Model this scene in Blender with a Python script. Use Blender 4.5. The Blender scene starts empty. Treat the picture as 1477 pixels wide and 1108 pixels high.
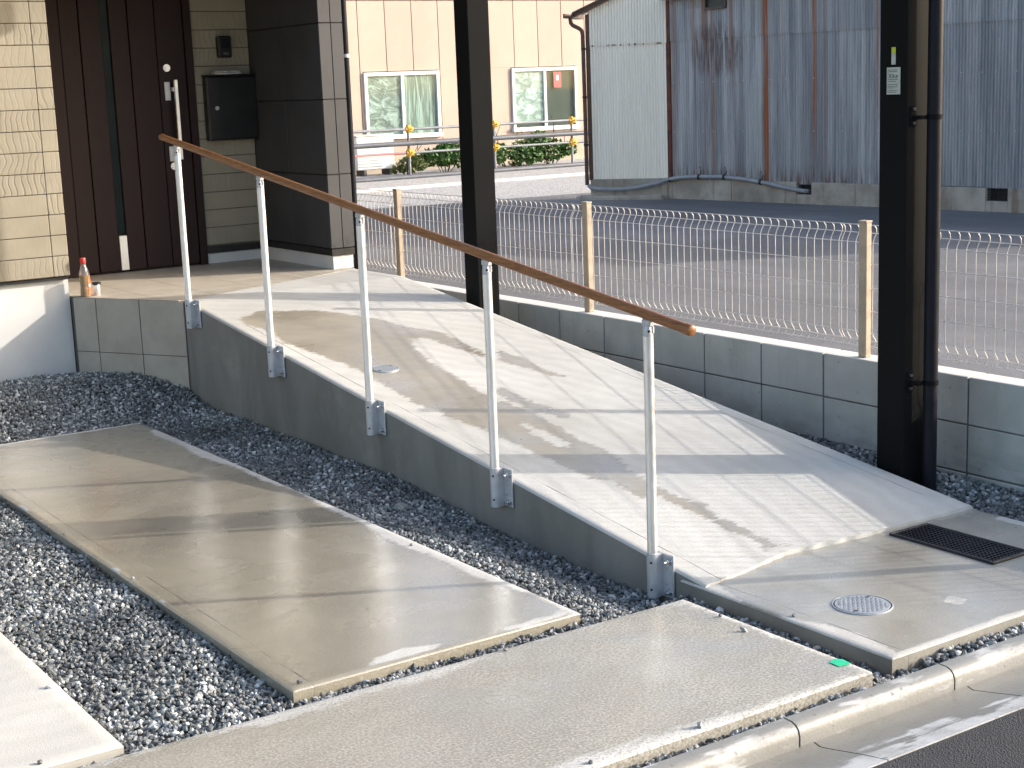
import bpy, bmesh, math, random
import numpy as np
from mathutils import Vector, Matrix
random.seed(7); rng = np.random.default_rng(7)
C = bpy.context.scene.collection
R = math.radians

# ------------------------------------------------------------------ camera
YAW, PITCH, ROLL = R(33.8), R(11.0), R(-2.17)
fw = Vector((math.sin(YAW)*math.cos(PITCH), math.cos(YAW)*math.cos(PITCH), -math.sin(PITCH)))
rt = Vector((math.cos(YAW), -math.sin(YAW), 0)); up = rt.cross(fw)
rt2 = rt*math.cos(ROLL) + up*math.sin(ROLL); up2 = -rt*math.sin(ROLL) + up*math.cos(ROLL)
cam = bpy.data.cameras.new('camera'); cam.sensor_width = 36; cam.sensor_fit = 'HORIZONTAL'
cam.lens = 36*2217/1477; cam.clip_start = 0.05; cam.clip_end = 2000
co = bpy.data.objects.new('camera', cam); C.objects.link(co)
co.matrix_world = Matrix(((rt2.x, up2.x, -fw.x, 0), (rt2.y, up2.y, -fw.y, 0), (rt2.z, up2.z, -fw.z, 1.6), (0, 0, 0, 1)))
bpy.context.scene.camera = co

# ------------------------------------------------------------------ light
SUN = Vector((0.872, -0.490, 0.374)).normalized()
wd = bpy.data.worlds.new('World'); bpy.context.scene.world = wd; wd.use_nodes = True
wn = wd.node_tree; bg = wn.nodes['Background']
sky = wn.nodes.new('ShaderNodeTexSky'); sky.sky_type = 'NISHITA'; sky.sun_disc = False
sky.sun_elevation = math.asin(SUN.z); sky.sun_rotation = math.atan2(SUN.x, SUN.y)
sky.air_density = 1.0; sky.dust_density = 3.0; sky.ozone_density = 1.0
wn.links.new(sky.outputs[0], bg.inputs[0]); bg.inputs[1].default_value = 0.15
sl = bpy.data.lights.new('sun', 'SUN'); sl.energy = 2.05; sl.angle = R(0.53); sl.color = (1.0, 0.94, 0.87)
so = bpy.data.objects.new('sun', sl); C.objects.link(so)
so.rotation_euler = (-SUN).to_track_quat('-Z', 'Y').to_euler(); so.location = (20, -12, 12)
vs = bpy.context.scene.view_settings
vs.view_transform = 'Standard'; vs.look = 'None'; vs.gamma = 1; vs.exposure = 1.50; vs.use_curve_mapping = False

# ------------------------------------------------------------------ materials
class NT:
    def __init__(s, name):
        s.m = bpy.data.materials.new(name); s.m.use_nodes = True
        s.t = s.m.node_tree; s.b = s.t.nodes['Principled BSDF']; s.out = s.t.nodes['Material Output']
    def n(s, typ, **kw):
        x = s.t.nodes.new('ShaderNode'+typ)
        for k, v in kw.items(): setattr(x, k, v)
        return x
    def l(s, a, b): s.t.links.new(a, b)
    def pos(s):
        return s.n('NewGeometry').outputs['Position']
    def vec(s, src, scale=(1, 1, 1), loc=(0, 0, 0), rot=(0, 0, 0)):
        m = s.n('Mapping'); m.inputs['Scale'].default_value = scale; m.inputs['Location'].default_value = loc
        m.inputs['Rotation'].default_value = rot; s.l(src, m.inputs[0]); return m.outputs[0]
    def noise(s, v, scale, detail=4, rough=0.55, dist=0):
        x = s.n('TexNoise'); x.inputs['Scale'].default_value = scale; x.inputs['Detail'].default_value = detail
        x.inputs['Roughness'].default_value = rough; x.inputs['Distortion'].default_value = dist
        if v is not None: s.l(v, x.inputs['Vector'])
        return x.outputs['Fac']
    def voro(s, v, scale, feature='F1'):
        x = s.n('TexVoronoi', feature=feature); x.inputs['Scale'].default_value = scale; s.l(v, x.inputs['Vector']); return x
    def ramp(s, f, a, b, ca=0.0, cb=1.0):
        x = s.n('MapRange'); x.interpolation_type = 'SMOOTHSTEP'
        for i, v in ((1, a), (2, b), (3, ca), (4, cb)): x.inputs[i].default_value = v
        s.l(f, x.inputs[0]); return x.outputs[0]
    def math(s, op, a, b=None, c=None):
        x = s.n('Math', operation=op)
        for i, v in enumerate((a, b, c)):
            if v is None: continue
            if isinstance(v, (int, float)): x.inputs[i].default_value = v
            else: s.l(v, x.inputs[i])
        return x.outputs[0]
    def mix(s, f, a, b, mode='MIX'):
        x = s.n('Mix', data_type='RGBA', blend_type=mode)
        for i, v in ((0, f), (6, a), (7, b)):
            if isinstance(v, (int, float)): x.inputs[i].default_value = v
            elif isinstance(v, tuple): x.inputs[i].default_value = (*v, 1)
            else: s.l(v, x.inputs[i])
        return x.outputs[2]
    def attr(s, name):
        x = s.n('Attribute'); x.attribute_name = name; return x.outputs['Fac']
    def xyz(s, v):
        x = s.n('SeparateXYZ'); s.l(v, x.inputs[0]); return x.outputs
    def set(s, col=None, rough=None, metal=None, spec=None):
        for k, v in (('Base Color', col), ('Roughness', rough), ('Metallic', metal), ('Specular IOR Level', spec)):
            if v is None: continue
            if isinstance(v, (int, float)): s.b.inputs[k].default_value = v
            elif isinstance(v, tuple): s.b.inputs[k].default_value = (*v, 1)
            else: s.l(v, s.b.inputs[k])
    def bump(s, h, strength=0.3, dist=0.01):
        x = s.n('Bump'); x.inputs['Strength'].default_value = strength; x.inputs['Distance'].default_value = dist
        s.l(h, x.inputs['Height']); s.l(x.outputs[0], s.b.inputs['Normal'])

def plain(name, col, rough=0.5, metal=0.0, var=0.12, scale=6.0, bump=0.0, bscale=80, spec=None, speck=0.0):
    t = NT(name); p = t.pos()
    f = t.ramp(t.noise(p, scale, 5), 0.3, 0.7)
    c = t.mix(f, tuple(x*(1-var) for x in col), tuple(min(1, x*(1+var)) for x in col))
    if speck:
        c = t.mix(t.ramp(t.noise(p, 260, 2), 0.60, 0.72, 0, speck), c, tuple(x*0.35 for x in col))
    t.set(c, t.ramp(t.noise(p, scale*1.7, 4), 0.3, 0.7, max(0.02, rough*0.85), min(1, rough*1.15)), metal, spec)
    if bump: t.bump(t.noise(p, bscale, 4), bump, 0.004)
    return t.m

M = {}
M['alu'] = plain('aluminium', (0.78, 0.78, 0.78), 0.38, 0.9, 0.04, 12)
M['zinc'] = plain('galvanised_steel', (0.46, 0.47, 0.49), 0.42, 0.35, 0.08, 30)
M['bolt'] = plain('bright_steel', (0.62, 0.62, 0.62), 0.3, 1.0, 0.1, 30)
M['blackmetal'] = plain('black_powder_coat', (0.009, 0.0095, 0.010), 0.45, 0.0, 0.03, 3, 0, 500, 0.03)
M['blackplastic'] = plain('black_plastic', (0.012, 0.0125, 0.017), 0.4, 0.0, 0.1, 10, 0, 80, 0.12)
M['matblack'] = plain('matt_black', (0.010, 0.010, 0.011), 0.6, 0, 0.2, 20)
M['frame_white'] = plain('window_frame_white', (0.72, 0.72, 0.72), 0.4, 0, 0.05, 5)
M['fencepost'] = plain('beige_fence_post', (0.40, 0.32, 0.235), 0.5, 0, 0.10, 14)
M['wire'] = plain('beige_wire', (0.60, 0.57, 0.53), 0.45, 0.1, 0.10, 20)
M['pipe_grey'] = plain('grey_pipe', (0.085, 0.095, 0.115), 0.45, 0, 0.15, 6)
M['conduit'] = plain('conduit_grey', (0.26, 0.28, 0.31), 0.45, 0, 0.15, 6)
M['tube_grey'] = plain('scaffold_tube', (0.20, 0.215, 0.235), 0.5, 0.2, 0.15, 8)
M['yellow'] = plain('yellow_clamp', (0.55, 0.33, 0.04), 0.55, 0, 0.2, 30)
M['brownmetal'] = plain('brown_sheet_metal', (0.075, 0.042, 0.032), 0.5, 0, 0.25, 12)
M['rustpost'] = plain('rusty_corner_trim', (0.105, 0.030, 0.017), 0.75, 0, 0.35, 9, 0.3, 60)
M['white_plastic'] = plain('white_plastic', (0.70, 0.70, 0.67), 0.4, 0, 0.08, 8)
M['paper'] = plain('label_paper', (0.42, 0.45, 0.40), 0.6, 0, 0.1, 60)
M['lime'] = plain('lime_sticker', (0.42, 0.50, 0.03), 0.5, 0, 0.05, 30)
M['ink'] = plain('label_ink', (0.09, 0.10, 0.10), 0.6)
M['redpaper'] = plain('red_notice', (0.62, 0.10, 0.09), 0.6, 0, 0.15, 20)
M['green'] = plain('green_tape', (0.02, 0.50, 0.25), 0.45, 0, 0.08, 60)
M['red'] = plain('red_cap', (0.60, 0.03, 0.025), 0.35)
M['tea'] = plain('tea', (0.30, 0.17, 0.02), 0.15, 0, 0.1, 30)
M['orange'] = plain('bottle_wrap', (0.62, 0.13, 0.03), 0.4, 0, 0.25, 60)
M['foundation'] = plain('painted_foundation', (0.56, 0.55, 0.53), 0.75, 0, 0.06, 3, 0.15, 50)
M['flash'] = plain('base_flashing', (0.012, 0.011, 0.011), 0.45)
M['mortar'] = plain('mortar', (0.13, 0.13, 0.12), 0.9, 0, 0.2, 20)
M['grout'] = plain('tile_grout', (0.12, 0.11, 0.095), 0.9)
M['plinth_beige'] = plain('beige_plinth', (0.42, 0.35, 0.27), 0.85, 0, 0.15, 2.5)
M['soil'] = plain('dark_soil', (0.028, 0.027, 0.025), 0.95, 0, 0.4, 30, 0.8, 60)
M['earth'] = plain('earth', (0.16, 0.14, 0.11), 0.95, 0, 0.3, 0.6)
M['stem'] = plain('stem', (0.07, 0.06, 0.03), 0.8)
M['darkroom'] = plain('dark_interior', (0.035, 0.045, 0.040), 0.5)
M['steelroof'] = plain('steel_roof', (0.10, 0.095, 0.09), 0.5, 0.3, 0.2, 3)
M['mail'] = plain('mailbox_black', (0.008, 0.008, 0.009), 0.4)
M['newspaper'] = plain('newspaper', (0.42, 0.42, 0.40), 0.7, 0, 0.3, 40)
M['ceiling'] = plain('soffit', (0.25, 0.23, 0.2), 0.7)

def wood_rail():
    t = NT('wood_grain_rail'); p = t.pos()
    v = t.vec(p, (90, 6, 90)); f = t.noise(v, 1.5, 6, 0.65, 0.6)
    c = t.mix(t.ramp(f, 0.3, 0.7), (0.155, 0.056, 0.018), (0.30, 0.125, 0.042))
    t.set(c, 0.42); t.bump(f, 0.15, 0.002); return t.m
M['rail'] = wood_rail()

def door_wood():
    t = NT('door_dark_wood'); p = t.pos()
    f = t.noise(t.vec(p, (60, 60, 2.5)), 1.2, 6, 0.6, 0.4)
    t.set(t.mix(f, (0.010, 0.0036, 0.0035), (0.022, 0.007, 0.0065)), 0.6, None, 0.3); t.bump(f, 0.15, 0.002); return t.m
M['door'] = door_wood()

def siding():
    t = NT('beige_siding'); p = t.pos(); x = t.xyz(p)
    oi = t.n('ObjectInfo'); r = oi.outputs['Random']
    cmb = t.n('CombineXYZ'); t.l(t.math('MULTIPLY', r, 37), cmb.inputs[0]); t.l(t.math('MULTIPLY', r, 91), cmb.inputs[2])
    va = t.n('VectorMath', operation='ADD'); t.l(p, va.inputs[0]); t.l(cmb.outputs[0], va.inputs[1])
    w = t.n('TexWave', bands_direction='X'); w.inputs['Scale'].default_value = 9; w.inputs['Distortion'].default_value = 14
    w.inputs['Detail'].default_value = 2; w.inputs['Detail Scale'].default_value = 0.35
    t.l(t.vec(va.outputs[0], (1, 1, 1.6)), w.inputs[0])
    g = t.noise(t.vec(va.outputs[0], (150, 150, 14)), 1, 3)
    c = t.mix(t.ramp(t.noise(p, 5, 4), 0.3, 0.7), (0.25, 0.218, 0.16), (0.29, 0.255, 0.19))
    c = t.mix(t.math('MULTIPLY', t.ramp(w.outputs[1], 0.0, 0.25, 0.5, 0), t.math('MULTIPLY', r, r)), c, (0.17, 0.14, 0.10))
    t.set(c, 0.8); t.bump(t.math('ADD', t.math('MULTIPLY', t.ramp(w.outputs[1], 0.0, 0.3), t.math('MULTIPLY', t.math('MULTIPLY', r, r), 1.3)), t.math('MULTIPLY', g, 0.5)), 0.4, 0.004)
    return t.m
M['siding'] = siding()

def dark_panel():
    t = NT('dark_grey_panel'); p = t.pos()
    c = t.mix(t.ramp(t.noise(p, 3, 5), 0.3, 0.7), (0.030, 0.030, 0.032), (0.040, 0.040, 0.043))
    c = t.mix(t.ramp(t.noise(t.vec(p, (40, 40, 1.5)), 1, 3), 0.55, 0.8, 0, 0.15), c, (0.07, 0.07, 0.072))
    t.set(c, 0.62); t.bump(t.noise(p, 240, 3), 0.25, 0.002); return t.m
M['wing'] = dark_panel()

def tile(name, a, b):
    t = NT(name); p = t.pos(); oi = t.n('ObjectInfo')
    c = t.mix(t.ramp(t.noise(p, 7, 6, 0.6), 0.3, 0.7), a, b)
    c = t.mix(t.math('MULTIPLY', oi.outputs['Random'], 0.22), c, tuple(x*0.75 for x in a))
    t.set(c, 0.6); t.bump(t.noise(p, 160, 4), 0.2, 0.002); return t.m
M['tile'] = tile('porch_tile', (0.38, 0.335, 0.27), (0.45, 0.405, 0.335))
M['block'] = None

def block():
    t = NT('concrete_block'); p = t.pos(); oi = t.n('ObjectInfo'); r = oi.outputs['Random']
    c = t.mix(t.ramp(t.noise(p, 5, 6, 0.6), 0.3, 0.7), (0.40, 0.40, 0.37), (0.48, 0.48, 0.45))
    c = t.mix(t.math('MULTIPLY', r, 0.30), c, (0.34, 0.345, 0.325))
    z = t.xyz(p)[2]
    low = t.math('MULTIPLY', t.ramp(z, -0.05, 0.22, 1, 0), t.ramp(t.noise(t.vec(p, (1, 1, 3)), 4, 5), 0.4, 0.6))
    c = t.mix(t.math('MULTIPLY', low, 0.45), c, (0.17, 0.175, 0.16))
    c = t.mix(t.ramp(t.noise(t.vec(p, (1, 6, 1.2)), 1.6, 5, 0.65), 0.5, 0.72, 0, 0.35), c, (0.27, 0.272, 0.25))
    c = t.mix(t.ramp(t.noise(p, 32, 3), 0.66, 0.74, 0, 0.5), c, (0.13, 0.13, 0.12))
    top = t.ramp(t.xyz(t.n('NewGeometry').outputs['Normal'])[2], 0.6, 0.9)  # upward faces paler, the sunlit top line painted into the colour
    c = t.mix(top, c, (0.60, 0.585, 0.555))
    t.set(c, 0.9); t.bump(t.noise(p, 130, 5, 0.7), 0.4, 0.004); return t.m
M['block'] = block()

# wet / dry concrete: the 'wet' point attribute carries the outline of each damp patch, noise frays it
def concrete(name, dry, wet, rough_wet, wetvar=0.25, speck=0.25, fs=340, fray=0.5, lo=-0.15, hi=0.15, groove=None, brush=0.0, nscale=16, film=0.0):
    t = NT(name); p = t.pos()
    w = t.attr('wet')
    n1 = t.math('SUBTRACT', t.noise(p, nscale, 5, 0.65), 0.5)
    n2 = t.math('SUBTRACT', t.noise(t.vec(p, (6, 34, 20)), 1.6, 4, 0.6), 0.5)
    wv = t.math('ADD', w, t.math('MULTIPLY', t.math('ADD', n1, n2), fray))
    f = t.ramp(wv, lo, hi)
    big = t.ramp(t.noise(p, 1.7, 6, 0.6), 0.3, 0.7); fine = t.noise(p, fs, 2, 0.6)
    d = t.mix(big, tuple(x*0.90 for x in dry), tuple(x*1.05 for x in dry))
    d = t.mix(t.ramp(t.noise(p, 11, 6, 0.7), 0.45, 0.75, 0, 0.35), d, tuple(x*0.80 for x in dry))
    ww = t.mix(t.ramp(t.noise(p, 2.2, 3, 0.5, 0.3), 0.28, 0.72), tuple(x*(1-wetvar) for x in wet), tuple(x*(1+wetvar) for x in wet))
    ww = t.mix(t.ramp(t.noise(t.vec(p, (1.2, 6, 1), rot=(0, 0, 0.25)), 2.2, 2, 0.45), 0.45, 0.8, 0, 0.3), ww, tuple(x*0.72 for x in wet))
    c = t.mix(f, d, ww)
    c = t.mix(t.ramp(fine, 0.50, 0.66, 0, speck), c, tuple(x*0.45 for x in wet))
    c = t.mix(t.ramp(fine, 0.48, 0.34, 0, speck*0.6), c, tuple(min(1, x*1.25) for x in dry))
    pv = t.voro(t.vec(p, loc=(0.3, 0.7, 0)), 95); pore = t.math('MULTIPLY', t.ramp(pv.outputs['Distance'], 0.10, 0.22, 1, 0), t.ramp(pv.outputs['Color'], 0.80, 0.86))
    c = t.mix(t.math('MULTIPLY', pore, 0.45), c, tuple(x*0.4 for x in wet))
    tw = t.n('TexWave', wave_type='RINGS', rings_direction='Z'); tw.inputs['Scale'].default_value = 3.2; tw.inputs['Distortion'].default_value = 5; tw.inputs['Detail'].default_value = 4; tw.inputs['Detail Scale'].default_value = 1.6
    t.l(t.vec(p, loc=(-1.1, -4.6, 0)), tw.inputs[0]); c = t.mix(t.ramp(tw.outputs[1], 0.1, 0.9, 0, 0.10), c, tuple(x*0.7 for x in wet))
    c = t.mix(t.ramp(t.noise(p, 0.9, 3, 0.5, 0.4), 0.42, 0.72, 0, 0.28), c, tuple(x*0.78 for x in wet))
    h = t.math('ADD', t.math('MULTIPLY', t.noise(p, 120, 5, 0.65), 0.8), t.math('MULTIPLY', fine, 0.6))
    if brush:
        b = t.noise(t.vec(p, (3, 190, 1)), 1, 3, 0.6); h = t.math('ADD', h, t.math('MULTIPLY', b, brush))
        c = t.mix(t.ramp(b, 0.42, 0.62, 0, 0.12), c, tuple(x*0.7 for x in dry))
    if groove:
        x = t.xyz(p)
        for ax, v in groove:
            g = t.ramp(t.math('ABSOLUTE', t.math('SUBTRACT', x[ax], t.math('ADD', v, t.math('MULTIPLY', t.math('SUBTRACT', t.noise(p, 5, 2), 0.5), 0.012)))), 0.0012, 0.0035, 1, 0)
            g = t.math('MULTIPLY', g, t.ramp(t.noise(t.vec(p, loc=(3, 5, 1)), 3.5, 3), 0.36, 0.6))
            c = t.mix(t.math('MULTIPLY', g, 0.7), c, (0.07, 0.065, 0.06)); h = t.math('SUBTRACT', h, t.math('MULTIPLY', g, 3))
    rw = t.ramp(t.noise(p, 3.3, 3, 0.5, 0.2), 0.3, 0.7, max(0.03, rough_wet*0.45), rough_wet*1.5)
    rr = t.n('Mix', data_type='FLOAT'); t.l(f, rr.inputs[0]); rr.inputs[2].default_value = 0.88; t.l(rw, rr.inputs[3])
    t.set(c, rr.outputs[0])
    hs = t.math('MULTIPLY', h, t.ramp(f, 0, 1, 1.0, 0.5))
    t.bump(hs, 0.35, 0.0035)
    if film:
        t.l(t.math('MULTIPLY', f, film), t.b.inputs['Coat Weight']); t.b.inputs['Coat Roughness'].default_value = 0.11; t.b.inputs['Coat IOR'].default_value = 1.6
        cb = t.n('Bump'); cb.inputs['Strength'].default_value = 0.5; cb.inputs['Distance'].default_value = 0.0016
        t.l(t.noise(p, 125, 3), cb.inputs['Height']); t.l(cb.outputs[0], t.b.inputs['Coat Normal'])
    return t.m
DRY = (0.52, 0.505, 0.47)
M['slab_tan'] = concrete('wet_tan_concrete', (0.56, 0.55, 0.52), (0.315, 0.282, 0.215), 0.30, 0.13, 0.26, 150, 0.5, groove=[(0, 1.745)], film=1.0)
M['slab_grey'] = concrete('damp_grey_concrete', (0.52, 0.51, 0.48), (0.335, 0.312, 0.262), 0.5, 0.10, 0.62, 135, 0.7, film=0.12)
M['slab_pale'] = concrete('pale_dry_concrete', (0.56, 0.54, 0.49), (0.42, 0.40, 0.35), 0.7, 0.1, 0.10, 340, 0.4)
M['apron'] = concrete('damp_apron_concrete', (0.50, 0.49, 0.46), (0.295, 0.275, 0.232), 0.36, 0.16, 0.22, 150, 0.5, groove=[(0, 3.165)], film=0.3)
M['deck'] = concrete('ramp_deck_concrete', (0.535, 0.525, 0.49), (0.31, 0.275, 0.215), 0.42, 0.10, 0.14, 340, 0.085, -0.012, 0.016, groove=[(0, 3.182), (0, 4.372)], brush=0.9, film=0.12)

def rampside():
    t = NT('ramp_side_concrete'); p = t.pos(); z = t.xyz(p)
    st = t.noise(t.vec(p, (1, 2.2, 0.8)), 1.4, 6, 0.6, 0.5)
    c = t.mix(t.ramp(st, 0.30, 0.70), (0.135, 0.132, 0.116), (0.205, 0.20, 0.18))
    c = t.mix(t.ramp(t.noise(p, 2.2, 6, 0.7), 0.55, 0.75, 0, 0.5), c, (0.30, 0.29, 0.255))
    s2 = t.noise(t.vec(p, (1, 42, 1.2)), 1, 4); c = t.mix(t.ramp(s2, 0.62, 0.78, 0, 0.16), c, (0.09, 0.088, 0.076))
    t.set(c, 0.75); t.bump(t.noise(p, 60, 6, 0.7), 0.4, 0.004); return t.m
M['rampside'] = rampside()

def asphalt(name, a, b, sc=420):
    t = NT(name); p = t.pos(); v = t.voro(p, sc)
    c = t.mix(t.ramp(v.outputs['Color'], 0.1, 0.9), a, b)
    c = t.mix(t.ramp(t.noise(p, 0.35, 7, 0.65), 0.42, 0.68, 0, 0.55), c, tuple(x*1.5 for x in b))
    c = t.mix(t.ramp(t.noise(t.vec(p, (1.5, 0.25, 1)), 0.8, 6, 0.6), 0.5, 0.7, 0, 0.4), c, tuple(x*0.8 for x in a))
    t.set(c, 0.85); t.bump(v.outputs['Distance'], 0.7, 0.005); return t.m
M['lot'] = asphalt('worn_asphalt', (0.10, 0.10, 0.106), (0.165, 0.164, 0.168), 160)
M['road'] = asphalt('new_asphalt', (0.010, 0.0105, 0.012), (0.030, 0.031, 0.034), 230)
def fargravel():
    t = NT('pale_gravel_ground'); p = t.pos(); v = t.voro(p, 34)
    c = t.mix(t.ramp(v.outputs['Color'], 0.1, 0.9), (0.26, 0.255, 0.25), (0.46, 0.455, 0.45))
    c = t.mix(t.ramp(t.noise(p, 0.6, 6), 0.45, 0.7, 0, 0.5), c, (0.40, 0.38, 0.35))
    t.set(c, 0.95); t.bump(v.outputs['Distance'], 0.7, 0.015); return t.m
M['fargravel'] = fargravel()
def gravel():
    t = NT('crushed_stone'); g = t.n('NewGeometry'); p = g.outputs['Position']
    r = g.outputs['Random Per Island']
    cr = t.n('ValToRGB'); e = cr.color_ramp.elements
    e[0].position = 0; e[0].color = (0.030, 0.033, 0.034, 1); e[1].position = 1; e[1].color = (0.70, 0.70, 0.68, 1)
    for q, col in ((0.35, (0.085, 0.095, 0.096, 1)), (0.60, (0.165, 0.178, 0.176, 1)), (0.80, (0.28, 0.295, 0.29, 1)), (0.93, (0.46, 0.465, 0.455, 1))):
        x = e.new(q); x.color = col
    t.l(r, cr.inputs[0])
    c = t.mix(t.ramp(t.noise(p, 180, 3), 0.45, 0.7, 0, 0.4), cr.outputs[0], (0.46, 0.47, 0.465))
    c = t.mix(t.ramp(t.noise(p, 1.9, 4), 0.36, 0.62, 0.55, 0.0), c, (0.035, 0.038, 0.038))
    t.set(c, 0.5); t.bump(t.noise(p, 400, 3), 0.3, 0.001); return t.m
M['gravel'] = gravel()
def kerbmat(name, dry, wet, thr, yb_=None):
    t = NT(name); p = t.pos(); x = t.xyz(p)
    n = t.noise(t.vec(p, (2.6, 10, 9)), 2.0, 6, 0.6)
    if yb_: n = t.math('ADD', t.math('MULTIPLY', t.math('SUBTRACT', yb_, x[1]), 3.2), t.math('MULTIPLY', t.math('SUBTRACT', n, 0.5), 1.3)); n = t.math('ADD', n, thr)
    c = t.mix(t.ramp(n, thr-0.03, thr+0.08), wet, dry)
    c = t.mix(t.ramp(t.noise(p, 7, 5, 0.7), 0.42, 0.66, 0, 0.4), c, tuple(q*0.75 for q in wet))
    v = t.noise(p, 55, 2); c = t.mix(t.ramp(v, 0.66, 0.72, 0, 0.7), c, (0.12, 0.115, 0.10))
    t.set(c, t.ramp(n, thr, thr+0.06, 0.4, 0.9)); t.bump(t.noise(p, 110, 5), 0.3, 0.003); return t.m
M['kerb'] = kerbmat('kerb_concrete', (0.40, 0.40, 0.395), (0.215, 0.21, 0.192), 0.535)
M['gutter'] = kerbmat('gutter_concrete', (0.48, 0.48, 0.475), (0.185, 0.18, 0.162), 0.5, 2.45)

def corrugated(name, kind, org, d):
    t = NT(name); p = t.pos(); z = t.xyz(p)[2]
    sub = t.n('VectorMath', operation='SUBTRACT'); t.l(p, sub.inputs[0]); sub.inputs[1].default_value = (*org, 0)
    dt = t.n('VectorMath', operation='DOT_PRODUCT'); t.l(sub.outputs[0], dt.inputs[0]); dt.inputs[1].default_value = (*d, 0)
    s = dt.outputs['Value']
    cm = t.n('CombineXYZ'); t.l(s, cm.inputs[0]); t.l(z, cm.inputs[2]); q = cm.outputs[0]
    st = t.noise(t.vec(q, (7, 1, 0.28)), 1.3, 7, 0.72)
    if kind == 'grey':
        oi = t.n('ObjectInfo')
        c = t.mix(t.ramp(st, 0.30, 0.72), (0.19, 0.215, 0.25), (0.56, 0.60, 0.64))
        c = t.mix(t.math('MULTIPLY', oi.outputs['Random'], 0.45), c, (0.20, 0.225, 0.26))
        c = t.mix(t.ramp(t.noise(t.vec(q, (40, 1, 6)), 2, 4, 0.7), 0.62, 0.8, 0, 0.35), c, (0.40, 0.43, 0.46))
        seam = t.ramp(z, 1.95, 2.2, 1, 1)
        for s0, w, a, ztop in ((1.55, 0.055, 1.0, -1), (0.09, 0.05, 0.35, -1), (2.27, 0.038, 0.8, 0.9), (2.42, 0.02, 0.55, 0.3), (3.12, 0.018, 0.55, 1.3), (2.62, 0.012, 0.35, 1.6), (1.80, 0.012, 0.3, 1.5), (0.72, 0.03, 0.55, -1), (4.3, 0.01, 0.2, 1.0), (0.42, 0.05, 0.5, 2.0), (0.60, 0.06, 0.8, 2.05), (1.02, 0.03, 0.6, 1.6)):
            m = t.ramp(t.math('ABSOLUTE', t.math('SUBTRACT', s, s0)), w*0.4, w*1.15, 1, 0)
            m = t.math('MULTIPLY', m, t.ramp(t.noise(t.vec(q, (60, 1, 1.3)), 1, 4), 0.25, 0.6, 0.35, 1))
            if ztop > 0: m = t.math('MULTIPLY', m, t.ramp(z, ztop-0.5, ztop+0.5, 0.12, 1))
            c = t.mix(t.math('MULTIPLY', m, a), c, (0.30, 0.105, 0.042))
        # brown stain under the window and rust at the lower sheet ends
        dx = t.math('MULTIPLY', t.math('SUBTRACT', s, 0.78), 1.9); dz = t.math('MULTIPLY', t.math('SUBTRACT', z, 1.93), 2.6)
        e = t.math('ADD', t.math('MULTIPLY', dx, dx), t.math('MULTIPLY', dz, dz))
        blot = t.math('MULTIPLY', t.ramp(e, 0.25, 1.0, 1, 0), t.ramp(t.noise(t.vec(q, (26, 1, 1.6)), 1, 5, 0.7), 0.40, 0.58))
        c = t.mix(t.math('MULTIPLY', blot, 0.7), c, (0.085, 0.048, 0.036))
        lowr = t.math('MULTIPLY', t.ramp(z, 0.36, 0.62, 1, 0), t.ramp(t.noise(t.vec(q, (30, 1, 2)), 1, 4), 0.46, 0.6))
        c = t.mix(t.math('MULTIPLY', lowr, t.ramp(s, 3.4, 3.8, 0.75, 0.1)), c, (0.13, 0.065, 0.04))
        t.set(c, 0.5, 0.25)
    else:
        c = t.mix(t.ramp(st, 0.3, 0.7), (0.84, 0.82, 0.73), (0.92, 0.90, 0.82))
        sm = t.math('MULTIPLY', t.ramp(t.math('ABSOLUTE', t.math('SUBTRACT', z, 2.045)), 0.004, 0.016, 1, 0), t.ramp(t.noise(t.vec(q, (14, 1, 1)), 1, 3), 0.48, 0.6))
        c = t.mix(sm, c, (0.20, 0.10, 0.06)); t.set(c, 0.55, 0.05)
    t.bump(t.noise(p, 8, 4), 0.2, 0.02); return t.m

def stained_concrete():
    t = NT('old_plinth_concrete'); p = t.pos()
    c = t.mix(t.ramp(t.noise(p, 2.5, 7, 0.65), 0.3, 0.7), (0.22, 0.20, 0.17), (0.40, 0.38, 0.34))
    s = t.noise(t.vec(p, (9, 9, 0.8)), 1, 5); c = t.mix(t.ramp(s, 0.55, 0.7, 0, 0.6), c, (0.16, 0.10, 0.065))
    t.set(c, 0.9); t.bump(t.noise(p, 20, 6, 0.7), 0.5, 0.01); return t.m
M['plinth'] = stained_concrete()
def beige_wall():
    t = NT('beige_wall_panel'); p = t.pos(); z = t.xyz(p)[2]; oi = t.n('ObjectInfo')
    c = t.mix(t.ramp(t.noise(p, 0.9, 6, 0.6), 0.3, 0.7), (0.42, 0.318, 0.262), (0.465, 0.355, 0.296))
    c = t.mix(t.math('MULTIPLY', oi.outputs['Random'], 0.2), c, (0.52, 0.43, 0.33))
    g = t.math('MULTIPLY', t.ramp(z, 0.5, 1.6, 1, 0), t.ramp(t.noise(t.vec(p, (5, 5, 1)), 1.5, 6, 0.7), 0.42, 0.65))
    c = t.mix(t.math('MULTIPLY', g, 0.6), c, (0.33, 0.30, 0.25))
    c = t.mix(t.math('MULTIPLY', t.ramp(t.noise(t.vec(p, (7, 7, 0.35)), 1, 5, 0.65), 0.52, 0.72), 0.22), c, (0.38, 0.31, 0.25))
    t.set(c, 0.8); t.bump(t.noise(p, 12, 5), 0.15, 0.01); return t.m
M['beige'] = beige_wall()
def foil(name, col, b, vs_=(1.0, 1, 1.7), sc=4.0, di=0.9):
    t = NT(name); p = t.pos(); n = t.noise(t.vec(p, vs_, rot=(0, 0.5 if di < 1 else 0, 0)), sc, 7, 0.6, di)
    t.set(t.mix(t.ramp(n, 0.42, 0.62), tuple(x*0.72 for x in col), tuple(min(1, x*1.5) for x in col)), 0.35); t.bump(n, b, 0.06); return t.m
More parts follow.
